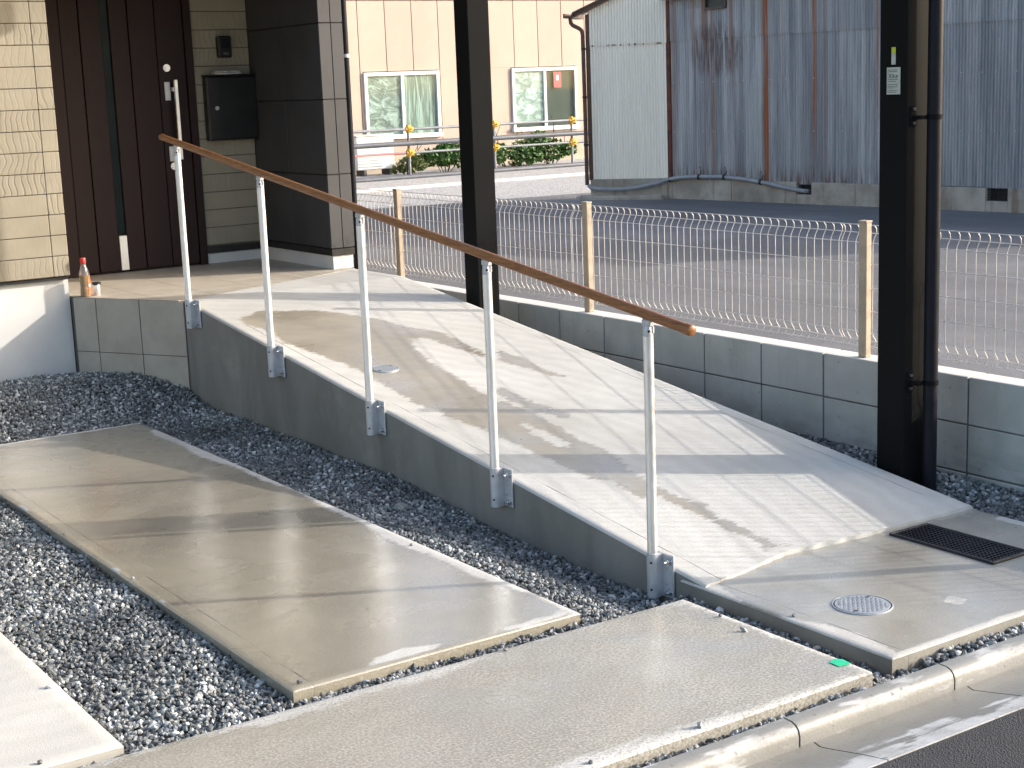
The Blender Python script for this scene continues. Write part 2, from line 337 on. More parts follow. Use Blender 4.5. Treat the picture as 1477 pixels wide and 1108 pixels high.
M['foil'] = foil('crumpled_sheeting', (0.35, 0.39, 0.375), 1.0)
M['sheet'] = foil('hanging_sheeting', (0.31, 0.36, 0.345), 0.5, (5, 1, 0.5), 2.6, 1.2)
M['palesheet'] = foil('pale_sheeting', (0.47, 0.53, 0.52), 0.5)
def glassy(name, tint, a, rough=0.03):
    t = NT(name); tr = t.n('BsdfTransparent'); tr.inputs[0].default_value = (*tint, 1)
    gl = t.n('BsdfGlossy'); gl.inputs['Roughness'].default_value = rough
    lw = t.n('LayerWeight'); fz = t.math('MULTIPLY_ADD', t.math('POWER', lw.outputs['Facing'], 5.0), 0.92, 0.04)
    mx = t.n('MixShader'); t.l(t.math('MULTIPLY', fz, a), mx.inputs[0]); t.l(tr.outputs[0], mx.inputs[1]); t.l(gl.outputs[0], mx.inputs[2])
    t.l(mx.outputs[0], t.out.inputs[0]); return t.m
M['glass'] = glassy('window_glass', (0.88, 0.93, 0.91), 1.0)
M['pet'] = glassy('clear_bottle_plastic', (0.93, 0.90, 0.88), 1.3, 0.12)
_t = M['pet'].node_tree; _o = _t.nodes['Material Output']; _d = _t.nodes.new('ShaderNodeBsdfDiffuse'); _d.inputs[0].default_value = (0.55, 0.47, 0.46, 1)
_m = _t.nodes.new('ShaderNodeMixShader'); _m.inputs[0].default_value = 0.16; _t.links.new(_o.inputs[0].links[0].from_socket, _m.inputs[1]); _t.links.new(_d.outputs[0], _m.inputs[2]); _t.links.new(_m.outputs[0], _o.inputs[0])
M['slit'] = plain('dark_door_glass', (0.003, 0.010, 0.013), 0.35, 0, 0.3, 5, 0, 80, 0.12)
M['polycarb'] = glassy('clear_roof_sheet', (0.90, 0.91, 0.92), 1.0, 0.1)
def leafmat(name, a, b):
    t = NT(name); g = t.n('NewGeometry'); r = g.outputs['Random Per Island']
    t.set(t.mix(r, a, b), 0.55); t.b.inputs['Subsurface Weight'].default_value = 0.0
    return t.m
M['leaf'] = leafmat('leaf_green', (0.030, 0.085, 0.015), (0.095, 0.19, 0.040))
M['leaf2'] = leafmat('leaf_dry_green', (0.06, 0.10, 0.02), (0.17, 0.20, 0.06))
def castiron():
    t = NT('cast_cover'); p = t.pos()
    n = t.noise(p, 30, 3); t.set(t.mix(n, (0.24, 0.26, 0.285), (0.36, 0.385, 0.41)), 0.5, 0.1); t.bump(t.noise(p, 120, 3), 0.3, 0.002); return t.m
M['cover'] = castiron()

# ------------------------------------------------------------------ helpers
def mesh(name, v, f, mats, smooth=False):
    me = bpy.data.meshes.new(name); me.from_pydata([tuple(x) for x in v], [], f); me.update()
    for m in (mats if isinstance(mats, list) else [mats]): me.materials.append(m)
    if smooth: me.polygons.foreach_set('use_smooth', [True]*len(me.polygons))
    return me
def obj(name, me, parent=None, loc=None, rz=None):
    o = bpy.data.objects.new(name, me); C.objects.link(o)
    if parent is not None: o.parent = parent
    if loc is not None: o.location = loc
    if rz is not None: o.rotation_euler = (0, 0, rz)
    return o
def tag(o, label=None, cat=None, group=None, kind=None):
    for k, v in (('label', label), ('category', cat), ('group', group), ('kind', kind)):
        if v: o[k] = v
    return o
def empty(name, label, cat, loc=(0, 0, 0), rz=0, group=None):
    o = bpy.data.objects.new(name, None); C.objects.link(o); o.location = loc; o.rotation_euler = (0, 0, rz)
    o.empty_display_size = 0.1
    return tag(o, label, cat, group)
class MB:
    """collects boxes, tubes and prisms into one mesh"""
    def __init__(s): s.v = []; s.f = []
    def add(s, v, f):
        k = len(s.v); s.v += [tuple(x) for x in v]; s.f += [tuple(i+k for i in q) for q in f]; return s
    def box(s, a, b, bev=0.0):
        (x0, y0, z0), (x1, y1, z1) = a, b
        if bev <= 0:
            return s.add([(x0, y0, z0), (x1, y0, z0), (x1, y1, z0), (x0, y1, z0), (x0, y0, z1), (x1, y0, z1), (x1, y1, z1), (x0, y1, z1)],
                         [(0, 3, 2, 1), (4, 5, 6, 7), (0, 1, 5, 4), (1, 2, 6, 5), (2, 3, 7, 6), (3, 0, 4, 7)])
        bm = bmesh.new(); bmesh.ops.create_cube(bm, size=1)
        for w in bm.verts: w.co = Vector(((x0+x1)/2+w.co.x*(x1-x0), (y0+y1)/2+w.co.y*(y1-y0), (z0+z1)/2+w.co.z*(z1-z0)))
        bmesh.ops.bevel(bm, geom=bm.edges[:], offset=bev, segments=1, affect='EDGES')
        bm.verts.index_update(); v = [tuple(w.co) for w in bm.verts]; f = [tuple(w.index for w in q.verts) for q in bm.faces]; bm.free()
        return s.add(v, f)
    def tube(s, p, q, r, n=12, r2=None, caps=True):
        p, q = Vector(p), Vector(q); d = (q-p).normalized(); r2 = r if r2 is None else r2
        a = d.orthogonal().normalized(); b = d.cross(a); v = []; f = []
        for i in range(n):
            t = 2*math.pi*i/n; e = a*math.cos(t)+b*math.sin(t); v += [p+e*r, q+e*r2]
        for i in range(n): j = (i+1) % n; f.append((2*i, 2*j, 2*j+1, 2*i+1))
        if caps: f += [tuple(2*i for i in range(n))[::-1], tuple(2*i+1 for i in range(n))]
        return s.add(v, f)
    def path(s, pts, r, n=8):
        pts = [Vector(p) for p in pts]; rings = []; v = []; f = []
        ref = Vector((0.13, 0.31, 0.94))
        for i, p in enumerate(pts):
            d = (pts[min(i+1, len(pts)-1)]-pts[max(i-1, 0)]).normalized()
            a = d.cross(ref); a = (a if a.length > 1e-3 else d.orthogonal()).normalized(); b = d.cross(a)
            for k in range(n):
                t = 2*math.pi*k/n; v.append(p+(a*math.cos(t)+b*math.sin(t))*r)
        for i in range(len(pts)-1):
            for k in range(n):
                j = (k+1) % n; f.append((i*n+k, i*n+j, (i+1)*n+j, (i+1)*n+k))
        f += [tuple(range(n))[::-1], tuple((len(pts)-1)*n+k for k in range(n))]
        return s.add(v, f)
    def lathe(s, prof, cx, cy, n=20):
        v = []; f = []
        for r, z in prof:
            for k in range(n):
                t = 2*math.pi*k/n; v.append((cx+r*math.cos(t), cy+r*math.sin(t), z))
        for i in range(len(prof)-1):
            for k in range(n):
                j = (k+1) % n; f.append((i*n+k, i*n+j, (i+1)*n+j, (i+1)*n+k))
        f += [tuple(range(n))[::-1], tuple((len(prof)-1)*n+k for k in range(n))]
        return s.add(v, f)
    def prism(s, poly, z0, z1):
        n = len(poly); v = [(x, y, z0) for x, y in poly]+[(x, y, z1) for x, y in poly]
        f = [tuple(range(n))[::-1], tuple(range(n, 2*n))]+[(i, (i+1) % n, n+(i+1) % n, n+i) for i in range(n)]
        return s.add(v, f)
    def build(s, name, m, parent=None, smooth=False, loc=None, rz=None):
        me = mesh(name, s.v, s.f, m)
        if smooth:
            me.polygons.foreach_set('use_smooth', [True]*len(me.polygons))
            me.set_sharp_from_angle(angle=R(40))
        return obj(name, me, parent, loc, rz)
def kids(o): return [c for c in bpy.data.objects if c.parent == o]
def clip_poly(poly, conv):
    out = poly
    for i in range(len(conv)):
        a, b = conv[i], conv[(i+1) % len(conv)]; inp = out; out = []
        if not inp: return []
        side = lambda p: (b[0]-a[0])*(p[1]-a[1])-(b[1]-a[1])*(p[0]-a[0])
        for k in range(len(inp)):
            p, q = inp[k], inp[(k+1) % len(inp)]; sp, sq = side(p), side(q)
            if sp >= 0: out.append(p)
            if sp*sq < 0: u = sp/(sp-sq); out.append((p[0]+(q[0]-p[0])*u, p[1]+(q[1]-p[1])*u))
    return out
def area(p): return 0.5*sum(p[i][0]*p[(i+1) % len(p)][1]-p[(i+1) % len(p)][0]*p[i][1] for i in range(len(p)))
def ss(a, b, x):
    t = np.clip((x-a)/(b-a), 0, 1); return t*t*(3-2*t)
def pdist(px, py, poly):
    """signed distance to a polygon, positive inside"""
    px = np.asarray(px, float); py = np.asarray(py, float)
    d = np.full(px.shape, 1e9); ins = np.zeros(px.shape, bool); n = len(poly)
    for i in range(n):
        (ax, ay), (bx, by) = poly[i], poly[(i+1) % n]
        ex, ey = bx-ax, by-ay; t = np.clip(((px-ax)*ex+(py-ay)*ey)/(ex*ex+ey*ey+1e-12), 0, 1)
        d = np.minimum(d, np.hypot(px-ax-t*ex, py-ay-t*ey))
        c = ((ay > py) != (by > py)) & (px < (bx-ax)*(py-ay)/((by-ay) if abs(by-ay) > 1e-9 else 1e-9)+ax)
        ins ^= c
    return np.where(ins, d, -d)

# ------------------------------------------------------------------ setting: ground, road, lot
ZL = 0.113
def sheet(name, poly, z, m):
    return tag(obj(name, mesh(name, [(x, y, z) for x, y in poly], [tuple(range(len(poly)))], m)), kind='structure')
sheet('ground', [(-400, -400), (400, -400), (400, 400), (-400, 400)], -0.30, M['earth'])
sheet('road', [(-60, -9), (60, -9), (60, 2.372), (-60, 2.372)], -0.022, M['road'])
lot = [(4.985, -30), (70, -30), (70, 17.0), (12.9, 16.95), (11.2, 17.15), (9.4, 17.32), (4.985, 17.6)]
sheet('parking_lot', lot, ZL, M['lot'])
sheet('gravel_yard', [(4.985, 17.05), (40, 16.5), (40, 60), (4.985, 60)], ZL-0.006, M['fargravel'])
kb = MB().box((5.0, 20.36, ZL-0.05), (20.0, 20.46, ZL+0.035), 0.01).build('kerb_strip', plain('pale_kerb_line', (0.60, 0.60, 0.58), 0.8, 0, 0.2, 3)); tag(kb, kind='structure')

# ------------------------------------------------------------------ driveway slabs
def slab(name, x0, x1, y0, y1, top, depth, m, wetfn, label, step=0.02, bev=0.007, left_m=None):
    nx = max(2, int((x1-x0)/step)); ny = max(2, int((y1-y0)/step))
    xs = np.concatenate(([x0, x0+bev*0.3], np.linspace(x0+bev, x1-bev, nx), [x1-bev*0.3, x1]))
    ys = np.concatenate(([y0, y0+bev*0.3], np.linspace(y0+bev, y1-bev, ny), [y1-bev*0.3, y1]))
    X, Y = np.meshgrid(xs, ys, indexing='ij')
    ed = np.minimum(np.minimum(X-x0, x1-X), np.minimum(Y-y0, y1-Y))
    Z = top - np.where(ed <= 1e-9, bev, np.where(ed < bev*0.9, bev*0.3, 0)) + 0.0012*np.sin(X*9+1)*np.sin(Y*7)
    n0, n1 = X.shape; idx = np.arange(n0*n1).reshape(n0, n1)
    V = np.stack([X, Y, Z], -1).reshape(-1, 3)
    F = np.stack([idx[:-1, :-1], idx[1:, :-1], idx[1:, 1:], idx[:-1, 1:]], -1).reshape(-1, 4).tolist()
    loop = np.concatenate([idx[:, 0], idx[-1, 1:], idx[-2::-1, -1], idx[0, -2:0:-1]])
    B0 = V[loop].copy(); B0[:, 2] -= 0.0005; B = B0.copy(); B[:, 2] = top-depth; k = len(V); n = len(loop); V = np.concatenate([V, B0, B])
    F += [(k+i, k+n+i, k+n+(i+1) % n, k+(i+1) % n) for i in range(n)]
    o = np.array([(x0+x1)/2, (y0+y1)/2, top-depth])
    me = mesh(name, (V-o).tolist(), [tuple(q) for q in F], m)
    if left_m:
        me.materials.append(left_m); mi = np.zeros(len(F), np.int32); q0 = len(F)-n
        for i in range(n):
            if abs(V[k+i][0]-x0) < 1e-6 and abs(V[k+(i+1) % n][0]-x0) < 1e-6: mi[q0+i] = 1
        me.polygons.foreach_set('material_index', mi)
    wv = np.asarray(wetfn(V[:, 0], V[:, 1]), np.float32); wv[k:] = 1.5
    a = me.attributes.new('wet', 'FLOAT', 'POINT'); a.data.foreach_set('value', wv)
    me.polygons.foreach_set('use_smooth', [True]*len(me.polygons)); me.set_sharp_from_angle(angle=R(35))
    ob = obj(name, me, None, tuple(o)); tag(ob, label, 'concrete slab', 'concrete driveway slabs'); return ob
nz = lambda x, y, f, p: np.sin(x*f+p)*np.cos(y*f*1.3+p*2)
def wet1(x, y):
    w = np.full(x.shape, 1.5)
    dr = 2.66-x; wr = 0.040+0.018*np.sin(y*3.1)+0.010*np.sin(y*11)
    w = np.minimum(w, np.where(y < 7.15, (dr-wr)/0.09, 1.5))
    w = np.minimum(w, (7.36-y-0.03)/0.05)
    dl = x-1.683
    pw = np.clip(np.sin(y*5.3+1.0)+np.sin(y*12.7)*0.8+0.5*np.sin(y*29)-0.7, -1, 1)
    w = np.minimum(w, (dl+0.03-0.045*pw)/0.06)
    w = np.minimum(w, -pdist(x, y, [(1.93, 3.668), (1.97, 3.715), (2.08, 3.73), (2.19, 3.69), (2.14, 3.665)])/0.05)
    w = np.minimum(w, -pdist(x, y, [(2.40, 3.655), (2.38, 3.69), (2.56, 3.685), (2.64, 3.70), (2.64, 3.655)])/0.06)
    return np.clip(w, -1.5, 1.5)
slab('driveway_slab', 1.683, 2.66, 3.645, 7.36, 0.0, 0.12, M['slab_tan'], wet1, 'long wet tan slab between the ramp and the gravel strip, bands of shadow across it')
def wet2(x, y):
    w = np.full(x.shape, 1.5)
    db = 3.54-y; w = np.minimum(w, (db-0.035-0.03*np.sin(x*4+0.6)-0.012*np.sin(x*13))/0.12)
    df = y-2.75; w = np.minimum(w, np.where(x > 1.9, (df-0.045-0.03*np.sin(x*3.1+2))/0.15, (df-0.02)/0.12))
    w = np.minimum(w, (2.985-x-0.02)/0.10)
    return np.clip(w+0.12*nz(x, y, 2.1, 0.4), -1.5, 1.5)
slab('driveway_slab', -1.6, 2.985, 2.75, 3.54, 0.0, 0.12, M['slab_grey'], wet2, 'wide damp speckled slab along the kerb with a green tape on its corner')
slab('driveway_slab', -0.9, 1.186, 3.60, 7.36, 0.0, 0.12, M['slab_pale'], lambda x, y: -0.35+0.15*nz(x, y, 3, 1), 'pale dry slab in the bottom left corner', step=0.04)
def wet4(x, y):
    w = np.full(x.shape, 1.5)
    w = np.minimum(w, np.interp(x, [3.1, 3.3, 3.53, 3.7, 3.86, 4.45], [3.572, 3.600, 3.652, 3.640, 3.626, 3.618])/0.05-y/0.05)
    w = np.minimum(w, (x-3.10-0.03-0.04*np.sin(y*9))/0.06)
    w = np.minimum(w, (y-2.785-0.022)/0.05)
    w = np.minimum(w, np.where((y > 3.30) & (y < 3.5), (4.45-x-0.05)/0.05, 1.5))
    w = np.minimum(w, -pdist(x, y, [(3.56, 3.00), (3.62, 3.03), (3.64, 2.97), (3.58, 2.95)])/0.02)
    w = np.minimum(w, -pdist(x, y, [(4.28, 3.60), (4.36, 3.585), (4.40, 3.60)])/0.03)
    return np.clip(w, -1.5, 1.5)
slab('driveway_slab', 3.10, 4.45, 2.785, 3.69, 0.0, 0.14, M['apron'], wet4, 'damp grey slab at the foot of the ramp, with round cover and black drain grate', left_m=M['rampside'])  # darker left face: damp dirt and shade both put into the colour

# ------------------------------------------------------------------ ramp
ZF = 0.532
rz_ = lambda y: np.minimum(0.0094+0.126*(y-3.595), ZF)
RX0, RX1 = 3.106, 4.452
yb = lambda x: 7.764+(x-3.106)*0.413
STAIN = [[(3.186, 7.276), (3.35, 7.372), (3.612, 7.269), (3.738, 7.14), (3.835, 6.939), (3.882, 6.757), (3.99, 6.59), (3.983, 6.404), (3.969, 6.15), (3.924, 6.082), (3.893, 6.283), (3.861, 6.515), (3.777, 6.534), (3.709, 6.354), (3.653, 6.111), (3.638, 5.862), (3.604, 5.599), (3.596, 5.267), (3.356, 4.924), (3.338, 5.196), (3.292, 5.394), (3.299, 5.517), (3.261, 5.629), (3.277, 5.734), (3.281, 5.968), (3.287, 6.13), (3.284, 6.303), (3.262, 6.447), (3.239, 6.596), (3.196, 6.759), (3.231, 6.935), (3.218, 7.068), (3.181, 7.153)],
 [(3.617, 5.519), (3.645, 5.339), (3.634, 5.187), (3.614, 4.985), (3.604, 4.874), (3.632, 4.801), (3.615, 4.672), (3.569, 4.537), (3.568, 4.46), (3.539, 4.375), (3.443, 4.306), (3.45, 4.462), (3.388, 4.484), (3.358, 4.653), (3.357, 4.786), (3.355, 4.896), (3.338, 5.105)],
 [(4.062, 6.182), (4.087, 6.007), (4.071, 5.781), (4.088, 5.641), (4.028, 5.721), (3.997, 5.877), (3.961, 6.032)],
 [(3.719, 5.672), (3.735, 5.39), (3.776, 5.204), (3.719, 5.141), (3.668, 5.295), (3.65, 5.569)],
 [(3.533, 4.39), (3.532, 4.323), (3.543, 4.196), (3.579, 4.133), (3.54, 4.009), (3.556, 3.879), (3.553, 3.784), (3.542, 3.70), (3.502, 3.70), (3.501, 3.728), (3.48, 3.873), (3.493, 4.005), (3.482, 4.177), (3.476, 4.277), (3.415, 4.278), (3.414, 4.421), (3.426, 4.506), (3.489, 4.517)],
 [(3.527, 3.788), (3.534, 3.738), (3.58, 3.69), (3.463, 3.69), (3.452, 3.70), (3.493, 3.728)]]
HOLE = [(3.525, 5.214), (3.539, 5.085), (3.545, 4.906), (3.515, 4.851), (3.479, 4.913), (3.479, 5.058)]
REX = np.sort(np.random.default_rng(5).uniform(3.1, 4.46, 26)); REZ = np.random.default_rng(6).uniform(-0.005, 0.004, 26)
def make_ramp():
    nx, ny = 74, 230
    xs = np.concatenate(([RX0, RX0+0.003], np.linspace(RX0+0.009, RX1-0.009, nx), [RX1-0.003, RX1]))
    V = []; n0 = len(xs); n1 = ny
    t = np.linspace(0, 1, ny); A = []
    for i, x in enumerate(xs):
        ye = np.interp(x, [3.1, 3.3, 3.53, 3.7, 3.86, 4.45], [3.572, 3.600, 3.652, 3.640, 3.626, 3.618])+float(np.interp(x, REX, REZ))
        ys = ye+t*(yb(x)-ye); z = rz_(ys)
        dz = 0.009 if i in (0, n0-1) else (0.0035 if i in (1, n0-2) else 0)
        V.append(np.stack([np.full(ny, x), ys, z-dz+0.0015*np.sin(x*7)*np.sin(ys*4)], -1))
    V = np.concatenate(V); idx = np.arange(n0*n1).reshape(n0, n1)
    F = np.stack([idx[:-1, :-1], idx[1:, :-1], idx[1:, 1:], idx[:-1, 1:]], -1).reshape(-1, 4).tolist()
    nt = len(F)
    loop = np.concatenate([idx[:, 0], idx[-1, 1:], idx[-2::-1, -1], idx[0, -2:0:-1]])
    B = V[loop].copy(); B[:, 2] = -0.28; k = len(V); n = len(loop)
    wet = np.full(len(V)+n, -1.0)
    for S in STAIN: wet[:k] = np.maximum(wet[:k], pdist(V[:, 0], V[:, 1], S))
    wet[:k] = np.minimum(wet[:k], -pdist(V[:, 0], V[:, 1], HOLE))
    V = np.concatenate([V, B])
    F += [(int(loop[i]), k+i, k+(i+1) % n, int(loop[(i+1) % n])) for i in range(n)]
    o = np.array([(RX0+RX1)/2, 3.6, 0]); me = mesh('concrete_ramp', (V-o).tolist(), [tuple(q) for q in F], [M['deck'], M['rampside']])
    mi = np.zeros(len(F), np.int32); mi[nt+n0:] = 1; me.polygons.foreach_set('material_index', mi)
    a = me.attributes.new('wet', 'FLOAT', 'POINT'); a.data.foreach_set('value', np.clip(wet, -0.3, 0.3).astype(np.float32))
    me.polygons.foreach_set('use_smooth', [True]*len(me.polygons)); me.set_sharp_from_angle(angle=R(50))
    tag(obj('concrete_ramp', me, None, tuple(o)), 'sloping concrete access ramp with damp streaks rising to the porch', 'ramp')
make_ramp()

# covers, grate, tape
def cover(x, y, z, r, label, pitch=0.0):
    e = empty('access_cover', label, 'manhole cover', (x, y, z), 0, 'round drain access covers'); e.rotation_euler = (pitch, 0, 0)
    MB().lathe([(r, -0.02), (r, 0.001), (r*0.985, 0.0024), (r*0.95, 0.0024), (r*0.942, 0.0), (r*0.94, -0.01)], 0, 0, 40).build('rim', M['cover'], e, True)
    MB().lathe([(r*0.935, -0.015), (r*0.935, 0.0012), (r*0.90, 0.0012)], 0, 0, 40).build('seat', M['matblack'], e, True)
    d = MB().lathe([(r*0.905, -0.02), (r*0.905, 0.0015), (r*0.89, 0.0026)], 0, 0, 40)
    st = r/9.5; q = int(r/st)
    for i in range(-q, q+1):
        for j in range(-q, q+1):
            cx, cy = i*st, j*st
            if math.hypot(cx, cy) > r*0.8: continue
            a, b = (st*0.40, st*0.14) if (i+j) % 2 else (st*0.14, st*0.40)
            d.box((cx-a, cy-b, 0.002), (cx+a, cy+b, 0.0040))
    d.build('lid', M['cover'], e)
    for a in (0.5, 3.6):
        MB().box((r*0.74*math.cos(a)-0.006, r*0.74*math.sin(a)-0.003, 0.0026), (r*0.74*math.cos(a)+0.006, r*0.74*math.sin(a)+0.003, 0.0046)).build('lift_slot', M['matblack'], e)
cover(3.359, 3.139, 0.0012, 0.093, 'grey round cast cover in the damp slab near the kerb')
cover(3.409, 6.141, float(rz_(6.141))+0.003, 0.062, 'small round cast cover set in the damp patch on the ramp', math.atan(0.126))
g = empty('drain_grate', 'black rectangular drain grate in the slab at the ramp foot', 'drain grate', (4.065, 3.362, 0.0))
gx, gy = 0.098, 0.225
m = MB(); w = 0.014
m.box((-gx, -gy, -0.01), (gx, -gy+w, 0.009), 0.003).box((-gx, gy-w, -0.01), (gx, gy, 0.009), 0.003).box((-gx, -gy+w, -0.01), (-gx+w, gy-w, 0.009), 0.003).box((gx-w, -gy+w, -0.01), (gx, gy-w, 0.009), 0.003)
m.build('frame', M['matblack'], g)
MB().box((-gx+w, -gy+w, -0.012), (gx-w, gy-w, 0.001)).build('sump_plate', M['matblack'], g)
m = MB()
for i in range(23): y = -gy+w+0.009+i*(2*gy-2*w-0.018)/22; m.box((-gx+w, y-0.0035, 0.001), (gx-w, y+0.0035, 0.007), 0.001)
m.build('slat_row', M['blackplastic'], g)['kind'] = 'stuff'
m = MB()
for i in range(10): x = -gx+w+0.009+i*(2*gx-2*w-0.018)/9; m.box((x-0.003, -gy+w, 0.002), (x+0.003, gy-w, 0.0082), 0.001)
m.build('cross_bars', M['blackplastic'], g)['kind'] = 'stuff'
tp = MB().add([(-0.022, -0.018, 0.003), (0.018, -0.024, 0.004), (0.024, 0.012, 0.003), (0.006, 0.028, 0.005), (-0.02, 0.020, 0.003)], [(0, 1, 2, 3, 4)])
tp.add([(-0.022, -0.018, 0.0022), (0.018, -0.024, 0.0022), (0.024, 0.012, 0.0022), (0.006, 0.028, 0.0022), (-0.02, 0.020, 0.0022)], [(4, 3, 2, 1, 0)]); tp.f += [(5+i, 5+(i+1) % 5, (i+1) % 5, i) for i in range(5)]
tag(tp.build('tape_piece', M['green'], None, loc=(2.958, 2.846, 0)), 'small bright green piece of tape on the slab corner', 'tape')

# ------------------------------------------------------------------ kerb
ke = empty('kerb', None, None, (0, 2.65, 0)); ke['kind'] = 'structure'
prof = [(0.030, -0.2), (0.030, -0.004), (0.026, 0.0), (-0.002, -0.001), (-0.016, -0.006), (-0.025, -0.016), (-0.030, -0.032), (-0.030, -0.062), (-0.027, -0.2)]
prof2 = [(-0.0285, -0.2), (-0.0285, -0.060), (-0.05, -0.066), (-0.10, -0.056), (-0.20, -0.034), (-0.275, -0.020), (-0.28, -0.2)]
def extr(prof, L):
    n = len(prof); v = [(0, y, z) for y, z in prof]+[(L, y, z) for y, z in prof]
    return v, [(i, (i+1) % n, n+(i+1) % n, n+i) for i in range(n)]+[tuple(range(n))[::-1], tuple(range(n, 2*n))]
v, f = extr(prof, 0.576); km = mesh('kerb_stone', v, f, M['kerb'], True); km.set_sharp_from_angle(angle=R(40))
v, f = extr(prof2, 0.577); gm = mesh('gutter_block', v, f, M['gutter'], True); gm.set_sharp_from_angle(angle=R(40))
x0 = 2.585
for i in range(-7, 9):
    obj('kerb_stone', km, ke, (x0+i*0.582, 0, 0)); obj('gutter_block', gm, ke, (x0+i*0.582+0.05, 0, 0))

# ------------------------------------------------------------------ gravel
def zg(x, y):
    h = np.full(np.shape(x), -0.032)
    h = h+0.145*ss(7.42, 8.2, y)*(x < 3.2)
    f = np.interp(y, [3.8, 4.2, 4.6, 5.06, 5.5, 6.4], [-0.072, -0.066, -0.052, -0.024, 0.012, 0.022])
    h = h+np.where((x > 2.66) & (x < 3.2) & (y > 3.56), f*ss(2.74, 3.04, x), 0)
    h = np.where((x > 2.95) & (x < 3.2) & (y < 3.66), -0.052, h)
    h = np.where(x > 4.0, -0.022+0.018*np.sin(y*3.0), h)
    return h+0.006*np.sin(x*11+y*3)*np.sin(y*7)
def grid(name, x0, x1, y0, y1, st, m, off):
    xs = np.linspace(x0, x1, max(2, int((x1-x0)/st)+1)); ys = np.linspace(y0, y1, max(2, int((y1-y0)/st)+1))
    X, Y = np.meshgrid(xs, ys, indexing='ij'); Z = zg(X, Y)+off
    idx = np.arange(X.size).reshape(X.shape)
    F = np.stack([idx[:-1, :-1], idx[1:, :-1], idx[1:, 1:], idx[:-1, 1:]], -1).reshape(-1, 4)
    return tag(obj(name, mesh(name, np.stack([X, Y, Z], -1).reshape(-1, 3).tolist(), [tuple(q) for q in F.tolist()], m, True)), kind='structure')
grid('soil', -0.9, 3.11, 2.672, 8.44, 0.05, M['soil'], -0.013)
grid('soil', 4.44, 4.90, 2.672, 8.3, 0.05, M['soil'], -0.013)
bm = bmesh.new(); bmesh.ops.create_icosphere(bm, subdivisions=1, radius=1); bm.verts.index_update()
ICO = np.array([v.co for v in bm.verts]); ICF = np.array([[v.index for v in f.verts] for f in bm.faces]); bm.free()
FACE = [(2.723, 8.409), (3.119, 7.783)]
def stones(name, label, rects, st, rmin, rmax, poly=None, stray=None):
    P = []
    for x0, x1, y0, y1 in rects:
        X, Y = np.meshgrid(np.arange(x0, x1, st), np.arange(y0, y1, st), indexing='ij')
        X = X.ravel()+rng.uniform(-st*.5, st*.5, X.size); Y = Y.ravel()+rng.uniform(-st*.5, st*.5, Y.size)
        k = (X > x0) & (X < x1) & (Y > y0) & (Y < y1)
        if poly is not None: k &= pdist(X, Y, poly) > 0
        P.append(np.stack([X[k], Y[k]], -1))
    P = np.concatenate(P); n = len(P)
    r = rmin*0.9+(rmax*1.18-rmin*0.9)*rng.beta(1.4, 2.6, n)
    sc = np.stack([r*rng.uniform(0.85, 1.45, n), r*rng.uniform(0.7, 1.05, n), r*rng.uniform(0.5, 0.85, n)], -1)
    V = ICO[None]*(1+rng.uniform(-0.28, 0.22, (n, 12, 1)))*sc[:, None, :]
    a = rng.normal(size=(n, 4)); a[:, 3] *= 2.0; a /= np.linalg.norm(a, axis=1, keepdims=True); x, y, z, w = a.T
    Rm = np.stack([1-2*(y*y+z*z), 2*(x*y-z*w), 2*(x*z+y*w), 2*(x*y+z*w), 1-2*(x*x+z*z), 2*(y*z-x*w), 2*(x*z-y*w), 2*(y*z+x*w), 1-2*(x*x+y*y)], -1).reshape(n, 3, 3)
    tw = rng.uniform(0, 6.28, n); ct, sn, ze, on = np.cos(tw), np.sin(tw), np.zeros(n), np.ones(n)
    Rz = np.stack([ct, -sn, ze, sn, ct, ze, ze, ze, on], -1).reshape(n, 3, 3)
    V = np.einsum('nij,nkj->nki', Rz@Rm, V)
    zc = zg(P[:, 0], P[:, 1])+rng.uniform(-0.008, 0.006, n)
    if stray:
        for i, (sx, sy, sz) in enumerate(stray): P[i] = (sx, sy); zc[i] = sz+0.004
    V += np.stack([P[:, 0], P[:, 1], zc], -1)[:, None, :]
    F = (ICF[None]+12*np.arange(n)[:, None, None]).reshape(-1, 3)
    me = bpy.data.meshes.new(name); me.vertices.add(12*n); me.vertices.foreach_set('co', V.reshape(-1).astype(np.float32))
    me.loops.add(F.size); me.loops.foreach_set('vertex_index', F.reshape(-1).astype(np.int32))
    me.polygons.add(len(F)); me.polygons.foreach_set('loop_start', np.arange(0, F.size, 3, dtype=np.int32))
    me.update(calc_edges=True); me.validate(); me.materials.append(M['gravel'])
    me.polygons.foreach_set('use_smooth', [False]*len(me.polygons))
    tag(obj(name, me), label, 'gravel', kind='stuff')
stones('gravel', 'dark crushed stone between the two driveway slabs', [(1.192, 1.677, 3.545, 7.37), (0.2, 1.19, 3.546, 3.594), (1.677, 3.1, 3.546, 3.639), (2.992, 3.098, 2.69, 3.546), (0.9, 2.99, 2.686, 2.744), (3.1, 4.6, 2.686, 2.779)], 0.0120, 0.0070, 0.0118, stray=[(1.70, 4.9, 0), (1.69, 5.6, 0), (2.3, 3.52, 0), (2.04, 2.77, 0), (2.38, 2.765, 0), (1.16, 4.1, 0), (0.98, 3.62, 0), (2.93, 3.2, 0), (1.72, 3.68, 0), (2.62, 4.6, 0), (3.13, 3.2, 0), (2.96, 3.34, 0)])
stones('gravel', 'grey crushed stone along the shaded side of the ramp', [(2.668, 3.098, 3.640, 7.37)], 0.0122, 0.0070, 0.0120)
stones('gravel', 'mound of grey crushed stone against the house foundation', [(0.9, 3.10, 7.368, 8.40)], 0.0130, 0.0075, 0.0125, [(0.9, 7.36), (3.098, 7.36), (3.098, 7.80), (2.705, 8.41), (0.9, 8.41)])
